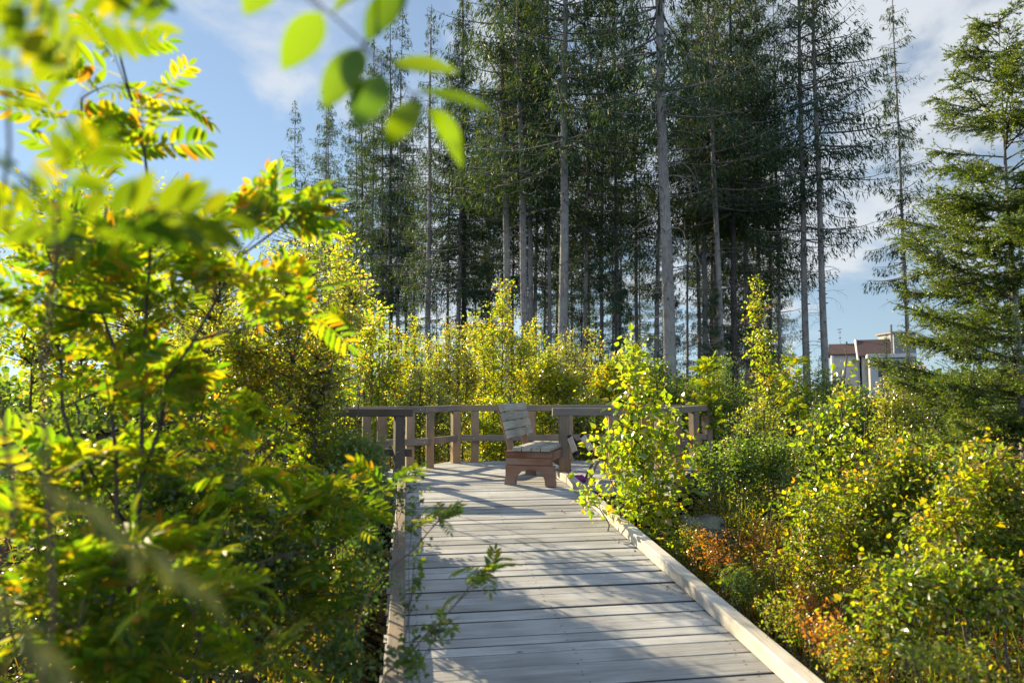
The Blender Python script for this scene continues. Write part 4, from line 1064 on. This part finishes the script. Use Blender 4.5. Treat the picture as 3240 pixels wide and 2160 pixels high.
shrub('willow_shrub', [stem_px(2540, 4.9, (2560, 1850, 4.9), (2560, 1560, 4.9)), stem_px(2620, 4.9, (2680, 1800, 4.9), (2700, 1650, 4.9)), stem_px(2480, 5, (2450, 1800, 5), (2420, 1650, 5))],
      [pxblob(2570, 1650, 4.9, 110, 90, .3, 28), pxblob(2690, 1720, 4.8, 130, 110, .3, 38), pxblob(2560, 1790, 4.8, 120, 70, .3, 18)],
      'open willow shrub with bare brown stems right of the far kerb', 'shrub', 'simple', .034, .6, 'golden', .009, 12, RT, 84, .25)
shrub('willow_shrub', [stem_px(2900, 3.3, (2880, 1950, 3.3), (2860, 1760, 3.3)), stem_px(3020, 3.2, (3060, 1900, 3.2), (3080, 1780, 3.2))],
      [pxblob(2880, 1840, 3.3, 170, 90, .3, 30), pxblob(3080, 1860, 3.2, 150, 90, .3, 30), pxblob(2760, 1950, 3.2, 120, 90, .3, 20)],
      'loose willow shrub with yellow leaves at lower right', 'shrub', 'simple', .034, .62, 'golden', .009, 11, RT, 85, .25)
shrub('willow_shrub', [stem_px(2330, 8, (2340, 1500, 8), (2350, 1400, 8)), stem_px(2420, 8, (2450, 1480, 8), (2460, 1400, 8)), stem_px(2260, 7.6, (2240, 1500, 7.6), (2220, 1420, 7.6))],
      [pxblob(2340, 1470, 8, 110, 80, .4, 44), pxblob(2450, 1460, 8, 120, 80, .4, 44), pxblob(2240, 1470, 7.6, 70, 70, .3, 22)],
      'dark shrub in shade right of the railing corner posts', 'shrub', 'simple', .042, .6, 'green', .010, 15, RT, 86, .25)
shrub('rowan_sapling', [stem_px(2320, 4.9, (2322, 1900, 4.9), (2320, 1810, 4.9))], [pxblob(2310, 1820, 4.9, 30, 20, .06, 2), pxblob(2330, 1800, 4.9, 30, 20, .06, 1)],
      'tiny rowan sapling lit against dark ground beside the right kerb', 'rowan', 'rowan', .16, mat='rowan', stem_r=.004, seed=87, rosette=4)


# ---- single bilberry bushes in autumn colour along the kerb
M['rust'] = leaf_mat('rust_bilberry_leaf', [(0, (.11, .09, .012)), (.4, (.24, .11, .012)), (1, (.32, .07, .015))], [(0, (.6, .45, .01)), (.4, (.8, .38, .01)), (1, (.75, .20, .02))], .55, .06, .32, 1.0)
for k, (px, py, Y, rx, ry, mt, lab) in enumerate((
        (2250, 1730, 5.5, 85, 65, 'rust', 'rust orange bilberry bush by the boulder'), (2385, 1700, 5.6, 95, 75, 'rust', 'larger orange bilberry bush farther from the kerb than the boulder'),
        (2180, 1690, 5.9, 50, 40, 'golden', 'yellow green bilberry bush at the foot of the front birch'), (2480, 1930, 4.0, 80, 70, 'golden', 'golden bilberry bush beside the middle of the right kerb'),
        (2540, 1900, 4.1, 50, 60, 'rust', 'small orange bilberry bush touching the golden one beside the right kerb'), (2610, 1990, 3.6, 80, 60, 'rust', 'blurred orange bilberry bush between the golden ones at lower right'),
        (2330, 1830, 4.7, 60, 50, 'green', 'dark green bilberry bush in the shade of the right kerb'), (2700, 2040, 3.2, 130, 80, 'golden', 'blurred golden bilberry bush near the bottom right'),
        (2330, 1640, 6.3, 80, 40, 'golden', 'lit bilberry bush behind the two orange ones'), (3000, 2080, 2.6, 160, 70, 'golden', 'blurred bilberry bush nearest the bottom right corner'))):
    shrub('bilberry_bush', [stem_px(px + o, Y, (px + o * 1.5, py + 10, Y)) for o in (-rx * .5, 0, rx * .5)], [pxblob(px, py, Y, rx, ry, .14, 46), pxblob(px + rx * .4, py + ry * .6, Y, rx, ry * .7, .14, 30)],
          lab, 'bush', 'simple', .020, .58, mt, .003, 12, 'bilberry bushes along the right kerb', 300 + k, .12)


# ---- ground cover of bilberry and heather
def ground_cover():
    rng = np.random.default_rng(91)
    FM = MB(); SM = MB()
    def patch(n, x0, x1, y0, y1, hmin, hmax, size, keep=None, grass=.14):
        x = rng.uniform(x0, x1, n); y = rng.uniform(y0, y1, n)
        # keep clear of the boardwalk and the platform
        s = x * av[0] + y * av[1]; r = x * rv[0] + y * rv[1]
        ok = ~((r > -.2) & (r < RW + .22) & (s < 9.2))
        ok &= ~((y > 7.5) & (y < 11.9) & (x > -2.9) & (x < 1.8 + np.maximum(0, (y - 8)) * .5) & (r < 6))
        if keep is not None: ok &= keep(x, y)
        x = x[ok]; y = y[ok]; n = len(x)
        hn = .5 + .5 * np.sin(x * 2.1 + 1.3 * np.sin(y * 1.7)) * np.cos(y * 2.3 + x * .8)
        h = (hmin + (hmax - hmin) * hn) * rng.uniform(.6, 1.1, n)
        # small upright tufts, each of several leaves
        k = 9; B = np.stack([x, y, gz(x, y)], 1)
        lean = rng.normal(0, .22, (n, 3)); lean[:, 2] = 1
        t = rng.uniform(.3, 1, (n, k))
        P = B[:, None] + lean[:, None] * (t * h[:, None])[:, :, None] + rng.normal(0, size * .9, (n, k, 3))
        m = n * k
        D = rng.normal(0, 1, (m, 3)); D[:, 2] = np.abs(D[:, 2]) * .5
        Nn = rng.normal(0, .6, (m, 3)) + (0, 0, .7)
        L = size * rng.uniform(.6, 1.2, m)
        FM.leaves(LEAF, P.reshape(-1, 3), D, Nn, L, L * .58)
        g_ = rng.uniform(0, 1, n) < grass; ng = int(g_.sum()) * 4           # grass blades between the bushes
        GB = np.repeat(B[g_], 4, 0) + rng.normal(0, .03, (ng, 3)) * (1, 1, 0)
        FM.leaves(SHOOT, GB, rng.normal(0, .28, (ng, 3)) + (0, 0, 1), rng.normal(0, 1, (ng, 3)), rng.uniform(.18, .5, ng), .007)
        s_ = rng.uniform(0, 1, n) < .3
        SM.tubes(np.stack([B[s_], B[s_] + lean[s_] * h[s_, None] * .5, B[s_] + lean[s_] * h[s_, None]], 1), np.tile([.003, .002, .0012], (s_.sum(), 1)), 3)
    patch(6500, .9, 5.2, 2.6, 6.5, .15, .55, .032)
    patch(3800, 1.0, 7.0, 6.5, 10.5, .15, .6, .038)
    patch(2600, 2.0, 11, 10.5, 17, .2, .7, .04)
    patch(2200, -5.5, 3.5, 11.6, 17, .2, .6, .04)
    patch(4200, -4.0, -.3, 1.6, 8.5, .12, .38, .034, lambda x, y: x * rv[0] + y * rv[1] < -.35, .05)
    patch(1800, -9, -2.5, 6, 15, .2, .6, .04)
    patch(2200, 1.3, 4.0, 1.4, 3.2, .15, .55, .030)
    FM.obj('bilberry_ground_cover', M['bilberry']); o = bpy.context.scene.objects['bilberry_ground_cover']; tag(o, kind='stuff')
    st = SM.obj('stems', M['stem'], o); tag(st, kind='stuff')


ground_cover()


# ------------------------------------------------------------ spruces
def crown_mesh(name, H, zb, rmax, n_whorl, seed, density=1.0, ragged=.3, piece=.27, tilt=-.25, profile=.75):
    rng = np.random.default_rng(seed)
    FM = MB(); BM = MB()
    zs = np.linspace(zb, H - .15, n_whorl) + rng.normal(0, .12, n_whorl)
    A = []; AZ = []; LN = []
    for z in zs:
        f = np.clip((H - z) / (H - zb), 0, 1)
        base = rmax * (f ** profile) * (1 if f < .8 else 1 - (f - .8) * 1.6)
        for a in rng.uniform(0, 2 * PI, int(rng.integers(3, 6))):
            ln = base * rng.uniform(1 - ragged * 1.5, 1 + ragged * .5) + .12
            A.append((0, 0, z)); AZ.append(a); LN.append(max(ln, .15))
    A = np.array(A, float); AZ = np.array(AZ); LN = np.array(LN); n = len(A)
    f = np.clip((H - A[:, 2]) / (H - zb), 0, 1)
    d = np.stack([np.cos(AZ), np.sin(AZ), np.zeros(n)], 1)
    sag = (tilt + .42 * (1 - f)) * LN + rng.normal(0, .08, n) * LN
    t = np.linspace(0, 1, 7)
    C = A[:, None] + d[:, None] * (t[None] * LN[:, None])[:, :, None]
    C[:, :, 2] += sag[:, None] * t[None] ** .9 + (.16 * LN[:, None]) * (t[None] ** 3)
    # foliage pieces: sprays to both sides of the branch and hanging below it
    thin = rng.choice([.12, .7, 1.2, 1.8], n, p=[.15, .25, .35, .25])      # some boughs nearly bare, some heavy
    m = np.maximum((LN * 58 * density * thin).astype(int), 5)
    idx = np.repeat(np.arange(n), m); N = len(idx)
    u = .20 + .82 * rng.uniform(0, 1, N) ** .85
    ti = np.clip(u, 0, .999) * 6; k = ti.astype(int); fr = (ti - k)[:, None]
    P = C[idx, k] * (1 - fr) + C[idx, np.minimum(k + 1, 6)] * fr
    side = np.stack([-d[idx, 1], d[idx, 0], np.zeros(N)], 1) * rng.choice([-1, 1], N)[:, None]
    lat = rng.uniform(0, 1, N) * np.minimum(.42 * LN[idx] * (1.05 - u), .75)
    P = P + side * lat[:, None]; P[:, 2] -= rng.uniform(0, 1, N) ** 1.4 * (.16 + .30 * lat + .13 * LN[idx])
    D = d[idx] * rng.uniform(.1, 1.0, N)[:, None] + side * rng.uniform(.0, 1.0, N)[:, None] + np.array([0, 0, -.35]) + rng.normal(0, .25, (N, 3)) + np.stack([np.zeros(N), np.zeros(N), -rng.uniform(0, 1.5, N)], 1)
    L = piece * .9 * rng.uniform(.4, 1.1, N); Nn = rng.normal(0, .6, (N, 3)) + (0, 0, .8)
    FM.leaves(SHOOT, P, D, Nn, L, L * rng.uniform(.11, .21, N))
    FM.tubes(C, (np.linspace(1, .2, 7)[None] * (.010 + .010 * LN[:, None])), 4, 1)
    return FM.mesh(name + '_crown', [M['spruce'], M['twig_grey']])


CROWN = {
    'high': crown_mesh('high', 22, 9.0, 3.0, 44, 1, .84, .45),
    'mid': crown_mesh('mid', 22, 7.0, 2.8, 42, 2, .70, .5),
    'low': crown_mesh('low', 21, 3.2, 2.8, 56, 3, .9, .45),
    'thin': crown_mesh('thin', 22, 5.5, 2.0, 46, 4, .45, .5, .26),
    'sparse': crown_mesh('sparse', 22, 6.0, 3.3, 42, 7, .38, .3, .30, -.2, .9),
    'cone': crown_mesh('cone', 14, 1.0, 2.4, 40, 5, 1.0, .3),
    'wisp': crown_mesh('wisp', 22, 6.5, 1.8, 36, 6, .8, .5),
}
CH = {'high': 22, 'mid': 22, 'low': 21, 'thin': 22, 'cone': 14, 'sparse': 22, 'wisp': 22}


def dead_branches(H0, H1, n, ln, seed, r0=.2, droop=1.0, thick=.010):
    rng = np.random.default_rng(seed); B = MB()
    z = rng.uniform(H0, H1, n); a = rng.uniform(0, 2 * PI, n); L = ln * rng.uniform(.35, 1.1, n)
    d = np.stack([np.cos(a), np.sin(a), np.zeros(n)], 1); t = np.linspace(0, 1, 9)
    C = np.stack([np.zeros(n), np.zeros(n), z], 1)[:, None] + d[:, None] * (L[:, None] * (t[None] * 1.0 - .22 * t[None] ** 3))[:, :, None]
    C[:, :, 2] += L[:, None] * (.22 * t[None] - .75 * droop * t[None] ** 2.2) * rng.uniform(.5, 1.1, n)[:, None]
    C += np.cumsum(rng.normal(0, .012, C.shape), 1) * L[:, None, None] * .6
    B.tubes(C, np.linspace(1, .25, 9)[None] * (thick * rng.uniform(.6, 1.1, n))[:, None], 4)
    # side twigs
    k = 4; idx = np.repeat(np.arange(n), k); m = len(idx); kk = rng.integers(3, 8, m); P0 = C[idx, kk]
    dd = d[idx] * .5 + rng.normal(0, .6, (m, 3)) + (0, 0, -.35); dd = unit(dd) * (L[idx] * rng.uniform(.12, .32, m))[:, None]
    T = np.stack([P0, P0 + dd * .5 + (0, 0, .01), P0 + dd + (0, 0, -.03)], 1)
    B.tubes(T, np.tile([[.004, .003, .0018]], (m, 1)) * thick / .010, 3)
    return B.mesh('dead_branches', M['twig_grey'])


def stub_mesh(H0, H1, n, r, seed):
    rng = np.random.default_rng(seed); B = MB()
    z = rng.uniform(H0, H1, n); a = rng.uniform(0, 2 * PI, n); d = np.stack([np.cos(a), np.sin(a), rng.normal(0, .1, n)], 1)
    c = np.stack([np.zeros(n), np.zeros(n), z], 1)
    rr = r * (1 - .030 * z)
    P = np.stack([c + d * (rr * .8)[:, None], c + d * (rr + .08)[:, None]], 1)
    B.tubes(P, np.tile([.030, .016], (n, 1)), 5)
    return B


TRUNK_CACHE = {}


def trunk_mesh(H, r, mat, seed):
    key = (H, round(r, 2), mat)
    if key in TRUNK_CACHE: return TRUNK_CACHE[key]
    rng = np.random.default_rng(seed); b = MB(); K = 26
    z = np.linspace(-.4, H, K); P = np.stack([.02 * np.sin(z * .7 + seed), .02 * np.cos(z * .5 + seed), z], 1)
    rad = r * np.maximum(.04, (1 - np.clip(z, 0, H) / H * .93) ** .8); rad[:2] *= 1.18; rad[2] *= 1.05
    b.tubes(P, rad, 12)
    s = stub_mesh(1.0, min(H * .5, 11), 46, r, seed + 7)
    b.add(s.v[0], s.l[0], s.t[0], 0)
    TRUNK_CACHE[key] = b.mesh('trunk', M[mat])
    return TRUNK_CACHE[key]


DEAD = {'big': dead_branches(2.5, 9.5, 34, 2.3, 1, droop=1.15, thick=.014), 'fine': dead_branches(2.0, 8.0, 46, 1.5, 2, droop=.7, thick=.008), 'some': dead_branches(3.0, 9.0, 26, 1.7, 3, droop=.8, thick=.009)}
SPG = 'tall spruces of the stand behind the platform'


def spruce(px, Y, xt, diam, crown, dead, label, group=None, bark='bark', scale=1.0, rz=0.0, yt=0):
    """px: trunk at eye level, xt: trunk at photo row yt"""
    a = pt(px, 1244, Y); t = pt(xt, yt, Y); lean = math.atan2(t[0] - a[0], t[2] - a[2])
    x = a[0]; zg = float(gz(x, Y)) - .05; x -= math.tan(lean) * (a[2] - zg)
    o = empty('spruce_tree', (x, Y, zg), label=label, cat='tree', group=group)
    o.rotation_euler = (0, lean, 0)
    H = CH[crown] * scale
    part('trunk', trunk_mesh(round(H, 1), diam / 2, bark, int(px)), o)
    c = part('crown', CROWN[crown], o); c.rotation_euler = (0, 0, rz); c.scale = (scale,) * 3
    if dead: dd = part('dead_branches', DEAD[dead], o); dd.rotation_euler = (0, 0, rz * 1.7)
    return o


K_ = 1.3776
TREES = [  # display px at eye level, distance, display px at the top of the frame, diameter, crown, dead twigs, label
    (678, 46, 678, .20, 'sparse', None, 'thin see-through spruce standing alone at the left end of the stand', 1.0),
    (757, 40, 752, .22, 'thin', 'fine', 'sparse spruce next to the lone thin one at left', .95),
    (838, 38, 826, .22, 'wisp', 'fine', 'dark slim spruce just left of the leftmost pale grey trunk', .95),
    (853, 36, 860, .20, 'wisp', 'some', 'slim spruce with the leftmost pale grey trunk', 1.0),
    (897, 34, 897, .22, 'wisp', 'fine', 'dark trunked spruce of the close pair left of centre', .98),
    (912, 34, 924, .18, 'thin', 'some', 'pale trunked spruce of the close pair left of centre', 1.0),
    (982, 29, 990, .30, 'thin', 'fine', 'straight grey spruce whose narrow top shows above the hanging oval leaves', .86),
    (1068, 31, 1062, .29, 'low', 'fine', 'dark trunked spruce between the narrow topped one and the grey group', 1.0),
    (1170, 25, 1150, .32, 'high', 'some', 'leftmost of the three pale trunks close together at centre left', 1.05),
    (1210, 24, 1188, .31, 'high', 'some', 'middle of the three pale trunks close together at centre left', 1.0),
    (1217, 27.5, 1222, .26, 'high', 'fine', 'rightmost of the three pale trunks close together at centre left', 1.0),
    (1262, 28, 1259, .20, 'high', 'fine', 'thin grey spruce left of the thick straight trunk above the bench', 1.0),
    (1293, 22, 1298, .36, 'high', 'some', 'thick straight pale trunk above the bench', 1.05),
    (1415, 26, 1412, .12, 'wisp', None, 'very thin pale pole of a spruce in the dark gap at centre', .8),
    (1541, 19.5, 1512, .39, 'high', 'big', 'thickest pale trunk with bare arching dead branches', 1.1),
    (1622, 29, 1608, .27, 'high', 'fine', 'dim trunk first to the right of the thickest one', 1.0),
    (1660, 26, 1625, .27, 'high', 'fine', 'leaning grey trunk second to the right of the thickest one', 1.0),
    (1689, 27, 1676, .28, 'high', 'fine', 'dark brown trunk left of the slim pale one near the right of the stand', 1.0),
    (1718, 29, 1700, .25, 'low', 'fine', 'grey trunk clothed in low green branches near the right of the stand', 1.0),
    (1746, 30, 1737, .20, 'high', 'fine', 'slim pale trunk left of the gap at the right of the stand', 1.0),
    (1853, 26, 1834, .28, 'mid', 'some', 'darker of the two tall trunks standing against the sky at right', 1.05),
    (1897, 25.5, 1866, .28, 'high', 'some', 'paler of the two tall trunks standing against the sky at right', 1.05),
    (2090, 31, 2050, .21, 'wisp', 'fine', 'lone narrow spruce with a bare lower trunk right of the house', 1.0),
]
for i, (a, Y, b, dm, cr, de, lab, sc) in enumerate(TREES):
    spruce(a * K_, Y, b * K_, dm, cr, de, lab, SPG, 'bark_dark' if ('dark' in lab.split() and 'darker' not in lab) else 'bark', sc, i * 1.37)
rng = np.random.default_rng(101)
BG = 'thin dark spruces deep inside the stand'
k = 0
for x in np.concatenate([np.linspace(770, 1130, 9), np.linspace(1150, 1500, 14), np.linspace(1565, 1800, 9)]):
    Y = rng.uniform(27, 48); xx = x + rng.normal(0, 12)
    spruce(xx * K_, Y, (xx + rng.normal(0, 10)) * K_, rng.uniform(.16, .26), rng.choice(['high', 'high', 'mid', 'wisp']), 'fine' if rng.random() < .6 else None,
           'slim spruce trunk half hidden among others inside the stand', BG, rng.choice(['bark', 'bark', 'bark_dark']), rng.uniform(.9, 1.1), rng.uniform(0, 6))
for x in np.concatenate([np.linspace(800, 1120, 3), np.linspace(1290, 1780, 9)]):
    Y = rng.uniform(54, 74); xx = x + rng.normal(0, 12)
    spruce(xx * K_, Y, (xx + rng.normal(0, 6)) * K_, rng.uniform(.2, .3), 'low', None,
           'low branched dark spruce at the far back of the stand', 'dark spruces at the back of the stand', 'bark_dark', rng.uniform(.85, 1.1), rng.uniform(0, 6))
for x in np.concatenate([np.linspace(960, 1130, 4), np.linspace(1180, 1500, 9), np.linspace(1575, 1790, 7)]):
    Y = rng.uniform(25, 44); xx = x + rng.normal(0, 12)
    spruce(xx * K_, Y, xx * K_, .12, 'cone', None, 'small dark spruce in the shaded understory between the trunks', 'understory spruces between the trunks', 'bark_dark', rng.uniform(.28, .55), rng.uniform(0, 6))
for (px, Y, sc, lab) in ((642, 60, 1.25, 'small dark spruce top rising behind the rowans at left'), (545, 66, 1.2, 'fainter small spruce top farthest left behind the rowans'),
                         (2805, 110, .78, 'tiny spruce top beyond the roof ridge beside the stovepipe')):
    o = spruce(px, Y, px, .25, 'cone', None, lab, 'distant spruce tops', 'bark_dark', sc, px)


# ---- the young spruce at the right edge, with real needles
def young_spruce(name, base, H, rmax, seed, label, n_whorl=34, dens=2.2, zb=.25):
    rng = np.random.default_rng(seed)
    root = empty(name, base, label=label, cat='tree')
    TM = MB(); BM = MB(); FM = MB()
    z = np.linspace(-.2, H, 20)
    TM.tubes(np.stack([.02 * np.sin(z * 1.3), .02 * np.cos(z), z], 1), .048 * np.maximum(.06, 1 - np.clip(z, 0, H) / H), 9)
    zs = np.linspace(zb, H - .12, n_whorl)
    A = []; AZ = []; LN = []
    for zz in zs:
        f = (H - zz) / (H - zb)
        for a in rng.uniform(0, 2 * PI, 8 if f > .3 else 6):
            A.append((0, 0, zz + rng.normal(0, .05))); AZ.append(a); LN.append((rmax * min(1, f * 1.35) ** .7 * (1 - .25 * max(0, f - .55) / .45)) * rng.choice([.4, .65, .9, 1.12, 1.4], p=[.2, .22, .3, .2, .08]) + .1)
    A = np.array(A); AZ = np.array(AZ); LN = np.array(LN); n = len(A); t = np.linspace(0, 1, 8)
    d = np.stack([np.cos(AZ), np.sin(AZ), np.zeros(n)], 1)
    f = (H - A[:, 2]) / (H - zb)
    C = A[:, None] + d[:, None] * (t[None] * LN[:, None])[:, :, None]
    C[:, :, 2] += LN[:, None] * ((.60 - .85 * f + rng.normal(0, .16, n))[:, None] * t[None] - .18 * t[None] ** 2 + .20 * t[None] ** 3)
    BM.tubes(C, np.linspace(1, .25, 8)[None] * (.004 + .006 * LN[:, None]), 5)
    # side shoots
    m = np.maximum((LN * 34 * dens).astype(int), 7); idx = np.repeat(np.arange(n), m); N = len(idx)
    u = rng.uniform(.12, 1.0, N) ** .7; ti = np.clip(u, 0, .999) * 7; k = ti.astype(int); fr = (ti - k)[:, None]
    P = C[idx, k] * (1 - fr) + C[idx, np.minimum(k + 1, 7)] * fr
    sgn = rng.choice([-1, 1], N); side = np.stack([-d[idx, 1], d[idx, 0], np.zeros(N)], 1) * sgn[:, None]
    D = unit(d[idx] * .75 + side * rng.uniform(.2, .9, N)[:, None] + rng.normal(0, .30, (N, 3)) + (0, 0, -.05))
    SLn = np.minimum(.30, .09 + .30 * LN[idx] * (1.1 - u)) * rng.uniform(.6, 1.2, N)
    S1 = P + D * SLn[:, None] + np.stack([np.zeros(N), np.zeros(N), .10 * SLn * rng.normal(0, 1, N)], 1)
    BM.tubes(np.stack([P, (P + S1) / 2, S1], 1), np.tile([[.003, .0024, .0015]], (N, 1)), 3)
    # second order shoots
    m2 = 3; i2 = np.repeat(np.arange(N), m2); N2 = len(i2); uu = rng.uniform(.25, .9, N2)[:, None]
    P2 = P[i2] * (1 - uu) + S1[i2] * uu
    D2 = unit(D[i2] * .8 + rng.normal(0, .55, (N2, 3)) + (0, 0, -.05)); L2 = SLn[i2] * rng.uniform(.25, .5, N2); S2 = P2 + D2 * L2[:, None]
    PA = np.concatenate([P, P2]); PB = np.concatenate([S1, S2]); PL = np.concatenate([SLn, L2])
    per = np.maximum((PL * 170).astype(int), 8); ii = np.repeat(np.arange(len(PA)), per); NN = len(ii)
    w = rng.uniform(0, 1, NN)[:, None]; Q = PA[ii] * (1 - w) + PB[ii] * w; ax = unit(PB - PA)[ii]
    rd = rng.normal(0, 1, (NN, 3)); rd = unit(rd - ax * (rd * ax).sum(1, keepdims=True)); rd[:, 2] += .15
    ND = unit(ax * .75 + rd * .8)
    FM.leaves(NEEDLE, Q, ND, rng.normal(0, 1, (NN, 3)), rng.uniform(.015, .024, NN), .006)
    TM.obj('trunk', M['bark'], root); BM.obj('branches', M['stem'], root); FM.obj('needles', M['young_spruce'], root)
    return root


yb = gpt(3225, 5.5)
young_spruce('young_spruce', yb, 5.15, .98, 111, 'bushy young spruce with sunlit shoots at the right edge')


# ------------------------------------------------------------ house far behind
def house():
    Y = 130.0
    def p(px, py, y=Y): return pt(px, py, y)
    root = empty('house', (p(2660, 1244)[0], Y, 0), label='white house with brown pitched roofs far behind the shrubs', cat='house')
    inv = parent_world(root).inverted()
    mw = plain('white_render', (.42, .42, .41), .8, 0, .06, 1.0); mr = plain('brown_roof', (.062, .034, .035), .85, 0, .15, 2.0, .3)
    mt = plain('white_trim', (.52, .52, .50), .6, 0, .05); mg = plain('dark_window_glass', (.03, .032, .04), .15, 0, .1); ms = plain('steel_flue', (.22, .17, .15), .5, .3)
    def fin(b, nm, m, par=None):
        o = b.obj(nm, m)
        o.parent = root if par is None else par
        if par is None: o.matrix_parent_inverse = inv
        return o
    def blk(nm, x0, x1, z0, z1, y0, y1, m, par=None):
        b = MB(); b.box((x0, y0, z0), (x1, y1, z1)); return fin(b, nm, m, par)
    X = lambda px: p(px, 1244)[0]
    Z = lambda py: p(1620, py)[2]
    # left wing
    blk('wall', X(2634), X(2724), -.6, Z(1120), Y, Y + 9, mw)
    def roof(x0, x1, ze, zr, y0, y1, y2):
        b = MB(); T = .25
        v = [(x0, y0, ze), (x1, y0, ze), (x1, y1, zr), (x0, y1, zr), (x0, y2, ze), (x1, y2, ze)]
        v2 = [(a, b_, c - T) for a, b_, c in v]
        b.faces(v + v2, [(0, 1, 2, 3), (3, 2, 5, 4), (7, 6, 9, 8), (8, 9, 10, 11), (0, 6, 7, 1), (4, 5, 11, 10), (0, 3, 9, 6), (3, 4, 10, 9), (1, 7, 8, 2), (2, 8, 11, 5)])
        return fin(b, 'roof', mr)
    roof(X(2627), X(2722), Z(1120), Z(1083), Y - .5, Y + 4.5, Y + 9.5)
    blk('drain_pipe', X(2634.5), X(2640), -.5, Z(1123), Y - .45, Y - .12, mt)
    # right wing, a little nearer
    blk('wall', X(2730), X(2826), -.6, Z(1126), Y - 1.5, Y + 8.5, mw)
    rf = roof(X(2719.5), X(2829), Z(1127), Z(1073), Y - 2.2, Y + 3.5, Y + 9.2)
    b = MB()
    a0, a1 = np.array([X(2719), Y - 2.4, Z(1146)]), np.array([X(2717), Y + 3.5, Z(1073) + .1])
    b.tubes(np.stack([a0, (a0 + a1) / 2, a1])[None], np.full((1, 3), .28), 4); fin(b, 'barge_board', mt)
    blk('chimney', X(2686), X(2691), Z(1084), Z(1076), Y + 4.2, Y + 4.9, mg)
    blk('flue_pipe', X(2820.5), X(2826), Z(1126), Z(1037), Y - 3.0, Y - 2.6, ms)
    # flat roofed annex in front
    blk('wall', X(2748), X(2880), -.6, Z(1140), Y - 7, Y - 2.6, mw)
    blk('annex_roof', X(2741), X(2885), Z(1139), Z(1128), Y - 7.6, Y - 2.5, mt)
    for (a, c) in ((2772, 2813), (2817, 2836), (2853, 2872)):
        f = blk('window', X(a) - .12, X(c) + .12, Z(1196) - .1, Z(1147) + .1, Y - 7.06, Y - 7.005, mt)
        blk('pane', X(a), X(c), Z(1196), Z(1147), Y - 7.10, Y - 7.062, mg, f)
    # antenna mast
    b = MB(); x = X(2667); b.tubes(np.array([[x, Y + 4.4, Z(1083)], [x, Y + 4.4, Z(1055)], [x, Y + 4.4, Z(1034)]]), np.full(3, .06), 5)
    for zz, w in ((Z(1036), .55), (Z(1046), .35), (Z(1064), .3)):
        b.tubes(np.array([[x - w, Y + 4.4, zz], [x, Y + 4.4, zz + .03], [x + w * .8, Y + 4.4, zz + .06]]), np.full(3, .07), 5)
    fin(b, 'antenna', ms)
    root.rotation_euler = (0, 0, R(-24)); root.scale = (.88, 1, 1)
    # grey corrugated building to the right of it
    g = empty('grey_building', (X(2860), Y + 14, 0), label='tall grey clad block right of the brown roofed house', cat='building')
    gi = parent_world(g).inverted()
    b = MB(); y0 = Y + 10; s = (Y + 10) / Y
    xa, xb, zt = X(2835) * s, X(2905) * s, CAMZ + (Z(1054) - CAMZ) * s
    nrib = 46
    for i in range(nrib):
        u0 = xa + (xb - xa) * i / nrib; u1 = xa + (xb - xa) * (i + 1) / nrib; dpt = .06 if i % 2 else 0
        b.box((u0, y0 - dpt, -.5), (u1 - .002, y0 + 6, zt))
    o = b.obj('wall', plain('grey_cladding', (.24, .26, .27), .6, 0, .06, 1.0), g); o.matrix_parent_inverse = gi
    b = MB(); b.box((xa - .4, y0 - .4, zt + .003), (xb + .4, y0 + 6.4, zt + .3)); o = b.obj('roof_edge', ms, g); o.matrix_parent_inverse = gi


house()


# ------------------------------------------------------------ low wood along the horizon
def distant_wood():
    rng = np.random.default_rng(131); FM = MB(); n = 12000
    a = rng.uniform(R(-62), R(62), n); d = rng.uniform(34, 95, n); x = d * np.sin(a); y = d * np.cos(a)
    ok = ~((x / y > .40) & (x / y < .64) & (y < 128)) & ~((x / y > -.42) & (x / y <= .40) & (y < 58)); x = x[ok]; y = y[ok]; n = len(x)
    h = np.where(np.abs(x / y) < .4, .8, 0) + 1.6 + 1.5 * (.5 + .5 * np.sin(x * .21 + 2 * np.sin(y * .13))) + rng.normal(0, .35, n)
    k = 16
    P = np.stack([x, y, gz(x, y)], 1)[:, None] + np.stack([rng.normal(0, .8, (n, k)), rng.normal(0, .8, (n, k)), rng.uniform(0, 1, (n, k)) * h[:, None]], 2)
    m = n * k
    L = rng.uniform(.25, .5, m)
    FM.leaves(LEAF, P.reshape(-1, 3), rng.normal(0, 1, (m, 3)), rng.normal(0, .6, (m, 3)) + (0, 0, .6), L, L * .6)
    o = FM.obj('distant_wood', M['green']); tag(o, kind='stuff')


distant_wood()
